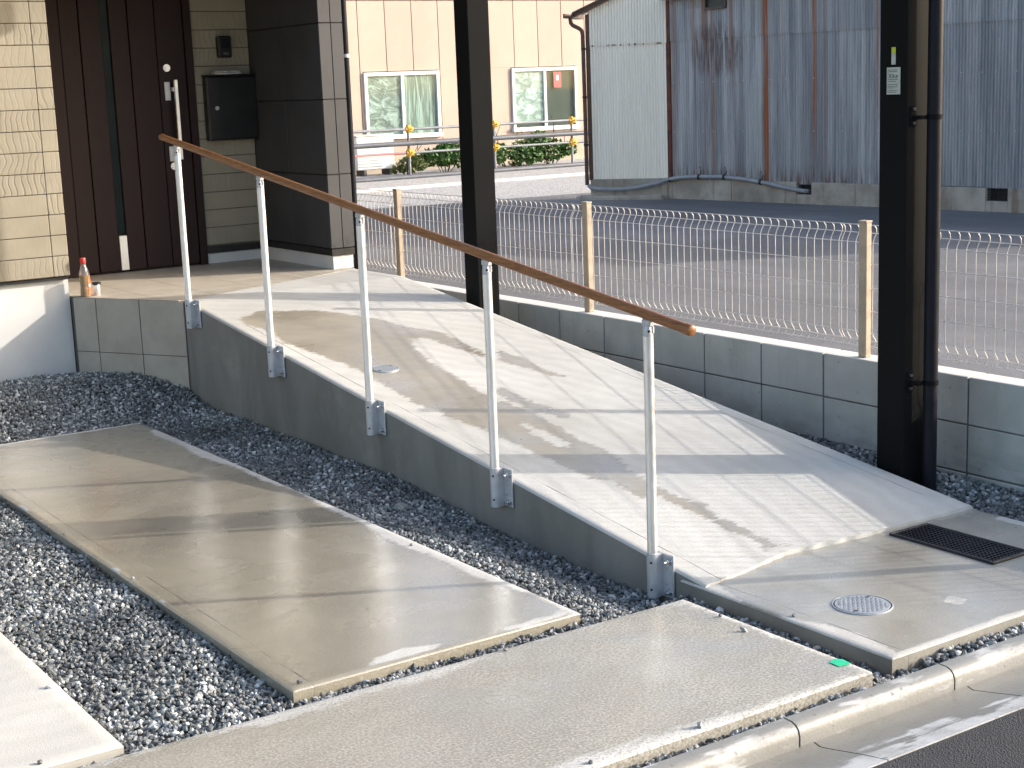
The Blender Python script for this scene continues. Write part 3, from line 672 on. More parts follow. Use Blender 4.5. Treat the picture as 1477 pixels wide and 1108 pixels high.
stones('gravel', 'strip of crushed stone at the foot of the block wall', [(4.46, 4.865, 2.69, 6.4)], 0.0145, 0.0085, 0.0145)
MB().lathe([(0.004, -0.002), (0.022, 0.004), (0.028, 0.014), (0.020, 0.026), (0.005, 0.030)], 0, 0, 9)
def rock(x, y, r, label):
    bm = bmesh.new(); bmesh.ops.create_icosphere(bm, subdivisions=2, radius=1)
    for v in bm.verts: v.co *= 1+random.uniform(-0.14, 0.12); v.co.x *= r*1.25; v.co.y *= r; v.co.z *= r*0.75
    me = bpy.data.meshes.new('stone'); bm.to_mesh(me); bm.free(); me.materials.append(plain('pale_stone', (0.22, 0.225, 0.215), 0.85, 0, 0.25, 50, 0.4, 90))
    tag(obj('stone', me, None, (x, y, float(zg(np.array(x), np.array(y)))+r*0.45)), label, 'stone')
rock(2.90, 5.16, 0.026, 'lone larger pale stone lying in the gravel beside the ramp wall')

# ------------------------------------------------------------------ porch platform with tiles
pl = [(2.723, 8.425), (3.104, 7.765), (3.104, 7.705), (4.45, 8.322), (4.45, 9.39), (2.723, 9.39)]
plc = [(2.723, 9.385), (2.723, 8.425), (3.104, 7.765), (4.45, 8.326), (4.45, 9.385)]
po = empty('entrance_porch', 'tiled entrance porch platform with an angled corner at the top of the ramp', 'porch', (3.6, 8.6, 0))
loc = lambda x, y: (x-3.6, y-8.6)
MB().prism([loc(*p) for p in plc], -0.25, ZF-0.006).build('base', M['grout'], po)
gap = 0.0022; tiles = 0
for i in range(-5, 7):
    for j in range(-5, 6):
        x0, y0 = 3.03+i*0.302, 8.70+j*0.302
        q = clip_poly([(x0+gap, y0+gap), (x0+0.302-gap, y0+gap), (x0+0.302-gap, y0+0.302-gap), (x0+gap, y0+0.302-gap)], plc)
        if len(q) > 2 and abs(area(q)) > 0.0015:
            cx = sum(p[0] for p in q)/len(q); cy = sum(p[1] for p in q)/len(q)
            MB().prism([(p[0]-cx, p[1]-cy) for p in q], -0.004, 0.0).build('floor_tile', M['tile'], po, loc=(*loc(cx, cy), ZF))
a = Vector((3.104, 7.765)); b = Vector((2.723, 8.425)); d = (b-a).normalized(); L = (b-a).length; ang = math.atan2(d.y, d.x)
for zz0, zz1 in ((0.230, ZF-0.005), (-0.075, 0.226)):
    s = 0.0
    while s < L-0.02:
        e = min(s+0.300, L)
        p = a+d*s
        MB().box((0.002, 0.0, zz0), (e-s-0.002, 0.006, zz1), 0.001).build('face_tile', M['tile'], po, loc=(*loc(p.x, p.y), 0), rz=ang)
        s += 0.302

# ------------------------------------------------------------------ house
h = empty('house', 'house with beige siding, dark brown door recess and dark grey wing wall', 'house', (2.7, 9, 0))
def hm(mb, name, m, parent=h, **k):
    o = mb
    o.v = [(x-2.7, y-9, z) for x, y, z in o.v]; return o.build(name, m, parent, **k)
hm(MB().box((-5, 8.47, -0.25), (2.716, 8.62, 0.632)), 'foundation', M['foundation'])
hm(MB().box((-5, 8.436, 0.634), (2.712, 8.60, 0.650)), 'base_flashing', M['flash'])
wl = hm(MB().box((-5, 8.432, 0.655), (2.706, 8.60, 5.2)), 'wall', M['grout'])
boards = {}
def board(x0, x1, y, z0, z1, parent, th=0.014):
    k = (round(x1-x0, 4), round(z1-z0, 4), th)
    if k not in boards:
        mb = MB().box((0, 0, 0), (x1-x0, th, z1-z0), 0.003); boards[k] = mesh('siding_board', mb.v, mb.f, M['siding'])
    return obj('siding_board', boards[k], parent, (x0-2.7, y-9, z0))
PZ = 0.1138
for r in range(15):
    z0 = 0.654+r*PZ
    for x0, x1 in ((2.6255, 2.715), (1.72, 2.6235), (0.81, 1.718)):
        board(x0, x1, 8.418, z0+0.001, z0+PZ-0.002, wl)
hm(MB().box((2.66, 8.618, 0.60), (2.704, 9.38, 5.2)), 'porch_side_wall', M['siding'])
hm(MB().box((2.60, 9.395, 0.54), (4.47, 9.55, 5.2)), 'door_wall', M['grout'])
pw = hm(MB().box((3.93, 9.380, 0.64), (4.318, 9.394, 2.45)), 'porch_wall', M['grout'])
for r in range(16):
    z0 = 0.652+r*PZ; board(3.93, 4.318, 9.366, z0+0.001, z0+PZ-0.002, pw)
hm(MB().box((3.93, 9.36, 0.60), (4.318, 9.394, 0.642)), 'base_flashing', M['flash'])
hm(MB().box((3.93, 9.372, 0.533), (4.318, 9.394, 0.598)), 'skirting', M['foundation'])
# door
dr = hm(MB().box((3.0, 9.385, 0.535), (3.925, 9.394, 2.42)), 'entrance_door', M['door'])
def dm(mb, name, m, **k): return hm(mb, name, m, dr, **k)
dm(MB().box((3.0, 9.345, 0.533), (3.085, 9.384, 2.42), 0.003), 'door_frame', M['door'])
dm(MB().box((3.878, 9.345, 0.533), (3.928, 9.384, 2.42), 0.003), 'door_frame', M['door'])
for x0, x1 in ((3.090, 3.207), (3.213, 3.345), (3.400, 3.515), (3.521, 3.690), (3.694, 3.874)):
    dm(MB().box((x0, 9.358, 0.548), (x1, 9.384, 2.40), 0.003), 'door_panel', M['door'])
dm(MB().box((3.346, 9.372, 0.78), (3.399, 9.383, 2.40)), 'door_glass', M['slit'])
dm(MB().box((3.348, 9.352, 0.548), (3.398, 9.383, 0.765), 0.002), 'kick_strip', M['alu'])
dm(MB().box((3.770, 9.300, 1.215), (3.792, 9.322, 1.712), 0.003).box((3.765, 9.318, 1.26), (3.785, 9.358, 1.285)).box((3.765, 9.318, 1.64), (3.785, 9.358, 1.665)), 'pull_handle', M['alu'])
dm(MB().box((3.722, 9.349, 1.585), (3.760, 9.358, 1.70), 0.002), 'lock_plate', M['zinc'])
dm(MB().box((3.722, 9.349, 1.205), (3.760, 9.358, 1.30), 0.002), 'lock_plate', M['zinc'])
for z in (1.785, 1.175):
    dm(MB().tube((3.745, 9.358, z), (3.745, 9.346, z), 0.023, 18).tube((3.745, 9.346, z), (3.745, 9.341, z), 0.012, 12), 'door_lock', M['alu'], smooth=True)
# wing wall
wg = hm(MB().box((4.331, 8.382, 0.66), (4.478, 9.40, 5.2)), 'wing_wall', M['flash'])
js = [0.660, 1.108, 1.556, 2.004, 2.452]
for z0, z1 in zip(js[:-1], js[1:]):
    for p, q in (((4.320, 8.384), (4.329, 8.885)), ((4.320, 8.889), (4.329, 9.394)), ((4.320, 8.371), (4.398, 8.380)), ((4.402, 8.371), (4.480, 8.380))):
        hm(MB().box((*p, z0+0.003), (*q, z1-0.003), 0.0015), 'wall_panel', M['wing'], wg)
hm(MB().box((4.322, 8.372, 0.616), (4.480, 9.394, 0.658), 0.002), 'base_flashing', M['flash'])
hm(MB().box((4.334, 8.384, 0.533), (4.470, 9.394, 0.614)), 'wing_footing', M['foundation'])
hm(MB().tube((4.506, 8.40, 0.30), (4.506, 8.40, 4.9), 0.021, 14), 'downpipe', M['blackplastic'], smooth=True)
for z in (0.9, 1.80): hm(MB().tube((4.506, 8.40, z), (4.506, 8.40, z+0.02), 0.025, 14), 'pipe_band', M['zinc'], smooth=True)
# upper storey, soffit, roof (unseen guesses; overhang added to shade siding and porch)
hm(MB().box((-5, 8.12, 2.46), (4.478, 8.412, 5.2)), 'added_overhang', M['siding'])
hm(MB().box((2.72, 8.44, 2.44), (4.318, 9.34, 2.457)), 'soffit', M['ceiling']); hm(MB().box((-5, 8.12, 2.43), (4.478, 8.412, 2.457)), 'soffit', M['ceiling'])
hm(MB().box((-5, 9.56, -0.25), (4.478, 15.5, 5.2)), 'rear_wall', M['siding'])
hm(MB().add([(-5.4, 7.45, 5.2), (4.80, 7.45, 5.2), (4.80, 16.0, 5.2), (-5.4, 16.0, 5.2), (-5.4, 12, 6.7), (4.80, 12, 6.7)], [(0, 1, 5, 4), (2, 3, 4, 5), (1, 2, 5), (3, 0, 4), (3, 2, 1, 0)]), 'roof', M['steelroof'])

# things on the porch wall
mbx = empty('parcel_box', 'black wall-mounted parcel box on the porch wall beside the door', 'mailbox', (4.15, 9.36, 1.32))
MB().box((-0.170, -0.062, 0.0), (0.172, 0.004, 0.405), 0.006).build('body', M['mail'], mbx)
MB().box((-0.166, -0.070, 0.012), (0.168, -0.0625, 0.395), 0.003).build('door', M['mail'], mbx)
MB().tube((-0.112, -0.070, 0.205), (-0.112, -0.076, 0.205), 0.013, 16).build('lock', M['zinc'], mbx, True)
MB().box((-0.176, -0.074, 0.4055), (0.178, 0.004, 0.414), 0.003).build('lid', M['mail'], mbx)
nw = MB().box((-0.095, -0.036, 0), (0.095, 0.032, 0.014), 0.005).box((-0.085, -0.032, 0.0145), (0.09, 0.030, 0.024), 0.004)
tag(nw.build('newspaper', M['newspaper'], None, loc=(4.13, 9.322, 1.7345), rz=0.1), 'folded newspaper lying on top of the black parcel box', 'newspaper')
ic = empty('intercom', 'small black intercom on the porch wall above the parcel box', 'intercom', (4.137, 9.366, 1.84))
MB().box((-0.046, -0.05, 0), (0.046, 0.0, 0.136), 0.008).build('housing', M['mail'], ic)
MB().box((-0.018, -0.054, 0.018), (0.018, -0.0505, 0.032), 0.001).build('name_strip', plain('grey_plate', (0.10, 0.10, 0.10), 0.3), ic)
MB().box((-0.03, -0.053, 0.06), (0.03, -0.0505, 0.12), 0.002).build('lens_plate', M['blackplastic'], ic)

# bottle and cup at the porch corner
bx, by = 2.782, 8.385
bo = empty('drink_bottle', 'plastic drink bottle with red cap standing on the porch corner', 'bottle', (bx, by, ZF))
prf = [(0.026, 0.0), (0.029, 0.006), (0.029, 0.05), (0.027, 0.058), (0.029, 0.066), (0.029, 0.115), (0.027, 0.135), (0.018, 0.165), (0.0125, 0.178), (0.0125, 0.195)]
MB().lathe(prf, 0, 0, 22).build('body', M['pet'], bo, True)
MB().lathe([(max(0.003, r-0.0025), z+0.003) for r, z in prf[:6]], 0, 0, 22).build('drink', M['tea'], bo, True)
vv = []; ff = []; n = 14
for i in range(n+1):
    t = -1.25+2.5*i/n
    for z in (0.012, 0.118): vv.append((0.0298*math.cos(t), 0.0298*math.sin(t), z))
ff = [(2*i, 2*i+2, 2*i+3, 2*i+1) for i in range(n)]
w_ = MB().add(vv, ff); w_.add([(x*1.006, y*1.006, z) for x, y, z in vv], [q[::-1] for q in ff])
w_.build('wrap', M['orange'], bo, True)
w2 = []
for i in range(n+1):
    t = -1.2+2.4*i/n
    for z in (0.055, 0.072): w2.append((0.0303*math.cos(t), 0.0303*math.sin(t), z))
MB().add(w2, ff).build('wrap_band', M['newspaper'], bo, True)
MB().lathe([(0.0145, 0.184), (0.0155, 0.187), (0.0155, 0.212), (0.014, 0.216)], 0, 0, 22).build('cap', M['red'], bo, True)
cu = empty('small_cup', 'small silver cup with black lid beside the drink bottle', 'cup', (2.853, 8.40, ZF))
MB().lathe([(0.015, 0), (0.017, 0.003), (0.0175, 0.055), (0.016, 0.058)], 0, 0, 20).build('body', M['alu'], cu, True)
MB().lathe([(0.021, 0.0585), (0.025, 0.062), (0.025, 0.070), (0.022, 0.073)], 0, 0, 20).build('lid', M['matblack'], cu, True)

# ------------------------------------------------------------------ handrail
hr = empty('handrail', 'handrail with brown round rail on five aluminium posts along the ramp', 'handrail', (3.07, 5.7, 0))
HX = 3.07; RZ = lambda y: 0.838+0.1335*(y-3.595)
def hp(mb): mb.v = [(x-3.07, y-5.7, z) for x, y, z in mb.v]; return mb
pa, pb, pc = (HX, 3.585, RZ(3.585)), (HX, 6.245, RZ(6.245)), (HX, 7.80, RZ(7.80))
for p, q in ((pa, (HX, 6.2435, RZ(6.2435))), ((HX, 6.2465, RZ(6.2465)), pc)):
    hp(MB().tube(p, q, 0.0172, 24)).build('rail', M['rail'], hr, True)
hp(MB().tube((HX, 6.2434, RZ(6.2434)), (HX, 6.2466, RZ(6.2466)), 0.0166, 24)).build('rail_joint', M['blackplastic'], hr, True)
for p, dy in ((pa, -1), (pc, 1)):
    P = Vector(p); D = Vector((0, dy, 0.1335*dy)).normalized(); mb = MB()
    pts = [(0.0188, -0.018), (0.0188, 0.002), (0.0165, 0.008), (0.010, 0.012)]
    for (r1, s1), (r2, s2) in zip(pts[:-1], pts[1:]): mb.tube(P+D*s1, P+D*s2, r1, 24, r2, caps=(r2 == 0.010))
    hp(mb).build('end_cap', M['rail'], hr, True)
for y, zb in ((7.612, 0.405), (6.632, 0.277), (5.680, 0.154), (4.724, 0.036), (3.792, -0.079)):
    zr = RZ(y); zt = zr-0.0172-0.052
    ps = hp(MB().tube((HX, y, zb+0.004), (HX, y, zt), 0.017, 20)).build('post', M['alu'], hr, True)
    k = hp(MB().lathe([(0.0168, zt), (0.0168, zt+0.018), (0.0155, zt+0.030), (0.011, zt+0.038), (0.004, zt+0.041)], HX, y, 20)).build('knuckle', M['zinc'], ps, True)
    hp(MB().tube((HX-0.0095, y-0.0165, zt+0.018), (HX-0.011, y-0.0182, zt+0.018), 0.0048, 10)).build('pivot_bolt', M['matblack'], ps, True)
    hp(MB().box((HX-0.011, y-0.019, zt+0.010), (HX-0.004, y-0.010, zt+0.032), 0.001).box((HX+0.004, y-0.019, zt+0.010), (HX+0.011, y-0.010, zt+0.032), 0.001).box((HX-0.011, y-0.021, zt+0.0315), (HX+0.011, y+0.022, zt+0.056), 0.004)).build('rail_saddle', M['zinc'], ps)
    mb = hp(MB().tube((HX, y, zb), (HX, y, zb+0.150), 0.0205, 20)); o = mb.build('bracket_sleeve', M['zinc'], ps, True)
    mb = hp(MB().box((3.096, y-0.072, zb+0.002), (3.1035, y+0.030, zb+0.150), 0.002).box((HX, y-0.019, zb+0.002), (3.097, y+0.019, zb+0.148)))
    mb.build('bracket_plate', M['zinc'], ps)
    for zz, yy in ((0.022, -0.055), (0.128, -0.055)):
        hp(MB().tube((3.097, y+yy, zb+zz), (3.082, y+yy, zb+zz), 0.0085, 6).tube((3.097, y+yy, zb+zz), (3.072, y+yy, zb+zz), 0.0045, 8).tube((3.097, y+yy, zb+zz), (3.093, y+yy, zb+zz), 0.012, 14)).build('anchor_bolt', M['bolt'], ps)
    hp(MB().tube((3.0965, y-0.040, zb+0.105), (3.094, y-0.040, zb+0.105), 0.004, 8).tube((3.0965, y-0.040, zb+0.048), (3.094, y-0.040, zb+0.048), 0.004, 8)).build('rivet', M['bolt'], ps)
    for zz in (0.03, 0.122):
        hp(MB().tube((HX-0.0165, y-0.0115, zb+zz), (HX-0.0180, y-0.0125, zb+zz), 0.0042, 8)).build('set_screw', M['matblack'], ps)

# ------------------------------------------------------------------ block wall
bw = empty('block_wall', 'low grey concrete block boundary wall beside the ramp', 'wall', (4.93, 5.6, 0))
WX, WT = 4.87, 0.12; TOPZ = 0.385
MB().box((WX+0.006-4.93, -3.4, -0.30), (WX+WT-0.006-4.93, 6.0, TOPZ-0.006)).build('mortar_core', M['mortar'], bw)
cz = [(TOPZ-0.192, TOPZ), (TOPZ-0.392, TOPZ-0.2), (TOPZ-0.592, TOPZ-0.4)]
mb = MB().box((0, 0, 0), (WT, 0.389, 0.192), 0.0022); bmes = mesh('block', mb.v, mb.f, M['block'])
mb = MB().box((0, 0, 0), (WT, 0.39, 0.192), 0.0022); 
for ci, (z0, z1) in enumerate(cz):
    for j in range(-5, 15):
        y0 = 3.995+j*0.3985
        o = obj('block', bmes, bw, (WX-4.93+random.uniform(-.0008, .0008), y0+0.0045-5.6, z0+random.uniform(-.0006, .0006)))

# ------------------------------------------------------------------ mesh fence
fe = empty('mesh_fence', 'low beige welded wire mesh fence on top of the block wall', 'fence', (4.93, 5.6, TOPZ))
FXP, FXW = 4.925, 4.957
fz0, fz1 = TOPZ+0.035, TOPZ+0.572
mb = MB().box((-0.018, -0.0225, 0.0), (0.018, 0.0225, 0.585), 0.004).box((-0.0195, -0.024, 0.583), (0.0195, 0.024, 0.592), 0.002)
pm = mesh('fence_post', mb.v, mb.f, M['fencepost'])
for y in (2.60, 4.600, 6.580, 8.595): obj('fence_post', pm, fe, (FXP-4.93, y-5.6, 0))
H = fz1-fz0
def wirepath(): 
    b = 0.022; pts = [(b*0.2, 0, 0.0), (b, 0, 0.014), (b, 0, 0.03), (b*0.3, 0, 0.052), (0, 0, 0.068)]
    pts += [(0, 0, H*0.5), (0, 0, H-0.078), (b*0.35, 0, H-0.060), (b, 0, H-0.038), (b*0.95, 0, H-0.018), (b*0.3, 0, H-0.002)]
    return pts
mb = MB().path(wirepath(), 0.0021, 6); wm = mesh('wire', mb.v, mb.f, M['wire'], True)
y = 2.2
nwire = 0
while y < 10.3:
    obj('wire', wm, fe, (FXW-4.93, y-5.6, fz0-TOPZ)); nwire += 1
    y += 0.0497
for yd in (4.768, 6.76, 2.8, 8.75): obj('wire', wm, fe, (FXW-4.93, yd-5.6, fz0-TOPZ))
mb = MB().tube((0, -3.4, 0), (0, 4.75, 0), 0.0021, 6); lm = mesh('wire', mb.v, mb.f, M['wire'], True)
for dx, z in ((0.010, 0.004), (0.0245, 0.026), (0.004, 0.066), (0.004, 0.160), (0.004, 0.262), (0.004, 0.366), (0.004, H-0.080), (0.0245, H-0.040), (0.010, H-0.004)):
    obj('wire', lm, fe, (FXW+dx-4.93, 0, z+fz0-TOPZ))

# ------------------------------------------------------------------ carport
cp = empty('carport', 'black steel carport on two posts along the boundary wall', 'carport', (4.57, 5.6, 0))
def cm_(mb, name, m, parent=cp, **k):
    mb.v = [(x-4.57, y-5.6, z) for x, y, z in mb.v]; return mb.build(name, m, parent, **k)
cR = cm_(MB().box((4.50, 4.0, -0.2), (4.638, 4.137, 2.880), 0.004), 'post', M['blackmetal'])
cm_(MB().box((4.50, 7.016, -0.2), (4.638, 7.148, 2.880), 0.004), 'post', M['blackmetal'])
cm_(MB().box((4.51, 3.1, 2.880), (4.63, 7.25, 3.020), 0.004), 'beam', M['blackmetal'])  # beam and roof are unseen guesses, height set for the shadow on the siding
for y in (3.3, 4.07, 4.95, 5.85, 7.08):
    cm_(MB().add([(1.7, y-0.03, 2.860), (4.51, y-0.03, 2.920), (4.51, y+0.03, 2.920), (1.7, y+0.03, 2.860), (1.7, y-0.03, 2.940), (4.51, y-0.03, 3.020), (4.51, y+0.03, 3.020), (1.7, y+0.03, 2.940)], [(0, 3, 2, 1), (4, 5, 6, 7), (0, 1, 5, 4), (1, 2, 6, 5), (2, 3, 7, 6), (3, 0, 4, 7)]), 'rafter', M['blackmetal'])
cm_(MB().add([(1.65, 3.1, 2.945), (4.64, 3.1, 3.030), (4.64, 7.25, 3.030), (1.65, 7.25, 2.945), (1.65, 3.1, 2.952), (4.64, 3.1, 3.037), (4.64, 7.25, 3.037), (1.65, 7.25, 2.952)], [(0, 3, 2, 1), (4, 5, 6, 7), (0, 1, 5, 4), (1, 2, 6, 5), (2, 3, 7, 6), (3, 0, 4, 7)]), 'roof_sheet', M['polycarb'])
dp = cm_(MB().tube((4.590, 3.945, -0.1), (4.590, 3.945, 2.860), 0.0275, 22), 'downpipe', M['blackplastic'], smooth=True)
for z in (0.41, 1.425):
    cm_(MB().tube((4.590, 3.945, z-0.009), (4.590, 3.945, z+0.009), 0.0305, 22), 'pipe_clip', M['blackmetal'], dp, smooth=True)
    cm_(MB().box((4.518, 3.9965, z-0.035), (4.548, 3.9990, z+0.045), 0.0006).box((4.53, 3.955, z-0.008), (4.565, 3.997, z+0.006), 0.001), 'clip_plate', M['blackmetal'], dp)
    for s in (-0.022, 0.03): cm_(MB().tube((4.533, 3.9965, z+s), (4.533, 3.988, z+s), 0.007, 8), 'clip_screw', M['bolt'], dp)
cm_(MB().box((4.4978, 4.032, 1.512), (4.4995, 4.098, 1.612)), 'sticker', M['paper'], cR)
mb = MB()
for i, (z, w) in enumerate(((1.602, .05), (1.596, .046), (1.586, .03), (1.574, .05), (1.567, .052), (1.560, .044), (1.549, .05), (1.542, .05), (1.536, .035), (1.526, .05), (1.520, .046))):
    mb.box((4.4972, 4.094-w, z-0.0011), (4.4977, 4.094, z+0.0011))
for k in range(3): mb.box((4.4972, 4.044+k*0.016, 1.577), (4.4977, 4.053+k*0.016, 1.583))
cm_(mb, 'sticker_print', M['ink'], cR)
cm_(MB().box((4.4978, 4.056, 1.622), (4.4995, 4.076, 1.664)), 'sticker', M['paper'], cR)
cm_(MB().box((4.4978, 4.056, 1.6645), (4.4995, 4.076, 1.686)), 'sticker', M['lime'], cR)

# ------------------------------------------------------------------ grey corrugated shed
G0 = Vector((12.678, 15.115)); G1 = Vector((13.27, 10.07)); gd = (G1-G0).normalized(); gn = Vector((gd.y, -gd.x))  # gn points towards the camera side
if gn.dot(Vector((-1, -0.2))) < 0: gn = -gn
M['cgrey'] = corrugated('corrugated_galvanised', 'grey', tuple(G0), tuple(gd))
EAVE = 2.56; GL = 8.6
sh = empty('corrugated_shed', 'long low shed clad in rusty blue grey corrugated sheets behind the parking lot', 'shed', (G0.x, G0.y, ZL), math.atan2(gd.y, gd.x))
# local frame: x along the wall, y: left normal of gd
sgn = 1 if Vector((-gd.y, gd.x)).dot(gn) > 0 else -1      # +1: outward is +y
def wave_sheet(name, w, z0, z1, pitch, amp, m, topfn=None, s0=0.0, bot=None):
    rib = m is M.get('cwhite')
    n = int(round(w/pitch*6)); v = []; f = []
    for i in range(n+1):
        x = w*i/n; u_ = x/pitch; yy = sgn*amp*((2*abs(math.sin(math.pi*u_))**0.45-1) if rib else math.cos(2*math.pi*u_))
        zt = z1 if topfn is None else topfn(s0+x); zb = z0 if bot is None else bot(x)
        v += [(x, yy, zb), (x, yy, zt)]
    f = [(2*i, 2*i+2, 2*i+3, 2*i+1) for i in range(n)]
    return mesh(name, v, f, m, True)
PIT = 0.038; SW = PIT*17
nsh = int(GL/SW)
lo = wave_sheet('wall_sheet', SW+PIT*0.5, 0, 2.085-0.357, PIT, 0.0115, M['cgrey']); hi = wave_sheet('wall_sheet', SW+PIT*0.5, 0, EAVE-2.06, PIT, 0.0115, M['cgrey'])
for i in range(nsh):
    dz = random.choice((0, 0, 0.008, -0.012, -0.02)) if i > 1 else 0
    obj('wall_sheet', lo, sh, (i*SW, sgn*(0.012+0.004*(i % 2)), 0.357+dz-ZL))
    if i == 0:
        obj('wall_sheet', wave_sheet('wall_sheet', 0.30, 0, EAVE-2.06, PIT, 0.0115, M['cgrey']), sh, (0, sgn*0.022, 2.06-ZL))
    elif i == 1:
        obj('wall_sheet', wave_sheet('wall_sheet', SW*2-0.95, 0, EAVE-2.06, PIT, 0.0115, M['cgrey']), sh, (0.95, sgn*0.022, 2.06-ZL))
        obj('wall_sheet', wave_sheet('wall_sheet', 0.33, 0, 0.37, PIT, 0.0115, M['cgrey']), sh, (0.30, sgn*0.024, 2.06-ZL))
        obj('wall_sheet', wave_sheet('wall_sheet', 0.32, 0, 0.36, PIT, 0.0115, M['cgrey']), sh, (0.63, sgn*0.020, 2.06-ZL))
        obj('wall_sheet', wave_sheet('wall_sheet', 0.33, 0, EAVE-2.43, PIT, 0.0115, M['cgrey']), sh, (0.30, sgn*0.024, 2.43-ZL))
    else:
        obj('wall_sheet', hi, sh, (i*SW, sgn*(0.022+0.004*(i % 2)), 2.06-ZL))
def sb(a, b, name, m, bev=0, parent=sh):
    (x0, y0, z0), (x1, y1, z1) = a, b; ya, yb_ = sorted((sgn*y0, sgn*y1)); return MB().box((x0, ya, z0-ZL), (x1, yb_, z1-ZL), bev).build(name, m, parent)
sb((-0.03, 0.0, 0.37), (0.035, 0.045, EAVE), 'corner_trim', M['rustpost'], 0.004)
# plinth broken by two vents
for x0, x1 in ((-0.02, 1.02), (1.025, 2.02), (2.24, 3.55), (3.555, 4.52), (4.78, 5.7), (5.705, GL)):
    sb((x0, -0.06, -0.2), (x1, 0.045, 0.362+random.uniform(-.004, .004)), 'plinth', M['plinth'], 0.006)
for x0, x1 in ((2.02, 2.24), (4.52, 4.78)):
    sb((x0+0.001, -0.06, -0.2), (x1-0.001, 0.040, 0.222), 'vent_sill', M['plinth'], 0.004); sb((x0+0.001, -0.09, 0.222), (x1-0.001, -0.06, 0.36), 'vent_recess', M['matblack'])
    mb = MB()
    for k in range(9): xx = x0+0.012+k*(x1-x0-0.024)/8; mb.tube((xx, 0, 0.224-ZL), (xx, 0, 0.356-ZL), 0.003, 5)
    for k in range(5): zz = 0.235+k*0.026-ZL; mb.tube((x0+0.003, sgn*0.006, zz), (x1-0.003, sgn*0.006, zz), 0.003, 5)
    mb.build('vent_mesh', M['matblack'], sh)['kind'] = 'stuff'
for sx in range(nsh):
    for z in (0.95, 1.55):
        mb = MB()
        for k in range(3): xx = sx*SW+0.08+k*0.24; mb.tube((xx, sgn*0.016, z-ZL), (xx, sgn*0.026, z-ZL), 0.008, 6)
        mb.build('nail_row', M['zinc'], sh)['kind'] = 'stuff'
wn_ = sb((0.63, 0.0, 2.425), (0.95, 0.012, EAVE), 'window', M['darkroom']); 
for a, b in (((0.62, 0.013, 2.405), (0.96, 0.055, 2.432)), ((0.618, 0.013, 2.432), (0.64, 0.045, EAVE)), ((0.94, 0.013, 2.432), (0.962, 0.045, EAVE))):
    (x0, y0, z0), (x1, y1, z1) = a, b; ya, yb_ = sorted((sgn*y0, sgn*y1)); MB().box((x0, ya, z0-ZL), (x1, yb_, z1-ZL)).build('window_frame', M['brownmetal'], wn_)
# roof and far sides
oy = lambda d: -sgn*d
mb = MB().add([(-0.02, -oy(0.12), EAVE-ZL), (GL+0.1, -oy(0.12), EAVE-ZL), (GL+0.1, oy(1.3), EAVE+0.08-ZL), (-0.02, oy(1.3), EAVE+0.08-ZL), (-0.02, -oy(0.12), EAVE+0.03-ZL), (GL+0.1, -oy(0.12), EAVE+0.03-ZL), (GL+0.1, oy(1.3), EAVE+0.11-ZL), (-0.02, oy(1.3), EAVE+0.11-ZL)],
    [(0, 1, 2, 3), (7, 6, 5, 4), (0, 4, 5, 1), (1, 5, 6, 2), (2, 6, 7, 3), (3, 7, 4, 0)]); mb.build('roof', M['steelroof'], sh)
sb((0.02, -0.4, 0), (GL, -0.07, EAVE-0.02), 'inner_wall', M['cgrey'])
sb((0.02, -1.25, 0), (0.05, -0.41, EAVE-0.02), 'end_wall', M['cgrey'])

# ------------------------------------------------------------------ white corrugated lean-to
W0 = Vector((12.04, 15.925)); wdv = (G0-W0); WL = wdv.length; wdv.normalize()
M['cwhite'] = corrugated('corrugated_white', 'white', tuple(W0), tuple(wdv))
wsn = 1 if Vector((-wdv.y, wdv.x)).dot(Vector((-1, -0.5))) > 0 else -1
ws = empty('corrugated_annex', 'shed end wall clad in cream white corrugated sheets under a sloping brown eave', 'shed', (W0.x, W0.y, ZL), math.atan2(wdv.y, wdv.x))
top = lambda s: 2.475+0.41*s-ZL
old = sgn; sgn = wsn
a_ = wave_sheet('wall_sheet', WL-0.03, 0, 2.05-0.37, 0.037, 0.0135, M['cwhite']); obj('wall_sheet', a_, ws, (0.0, wsn*0.012, 0.37-ZL))
for s0, s1 in ((0.0, 0.53), (0.52, WL-0.03)):
    obj('wall_sheet', wave_sheet('wall_sheet', s1-s0, 2.04-ZL, 0, 0.037, 0.0135, M['cwhite'], top, s0), ws, (s0, wsn*(0.022+0.003*(s0 > 0)), 0))
sgn = old
def wb(a, b, name, m, bev=0):
    (x0, y0, z0), (x1, y1, z1) = a, b; ya, yb_ = sorted((wsn*y0, wsn*y1)); return MB().box((x0, ya, z0-ZL), (x1, yb_, z1-ZL), bev).build(name, m, ws)
wb((-0.03, -0.25, -0.2), (WL-0.06, 0.03, 0.368), 'plinth', M['plinth'], 0.006)
wb((-0.2, -0.1, -0.2), (WL-0.1, 0.16, ZL+0.055), 'rubble_ledge', M['plinth'], 0.02)
wb((-0.045, -0.02, 0.36), (0.004, 0.034, 2.44), 'corner_trim', M['brownmetal'], 0.003)
wb((-0.03, -0.3, 0.36), (WL-0.03, -0.04, 2.46), 'inner_wall', M['cwhite'])
def slope_box(s0, s1, y0, y1, dz0, dz1):
    ya, yb_ = sorted((wsn*y0, wsn*y1)); T = lambda s, d: top(s)+d
    return [(s0, ya, T(s0, dz0)), (s1, ya, T(s1, dz0)), (s1, yb_, T(s1, dz0)), (s0, yb_, T(s0, dz0)), (s0, ya, T(s0, dz1)), (s1, ya, T(s1, dz1)), (s1, yb_, T(s1, dz1)), (s0, yb_, T(s0, dz1))]
BF = [(0, 3, 2, 1), (4, 5, 6, 7), (0, 1, 5, 4), (1, 2, 6, 5), (2, 3, 7, 6), (3, 0, 4, 7)]
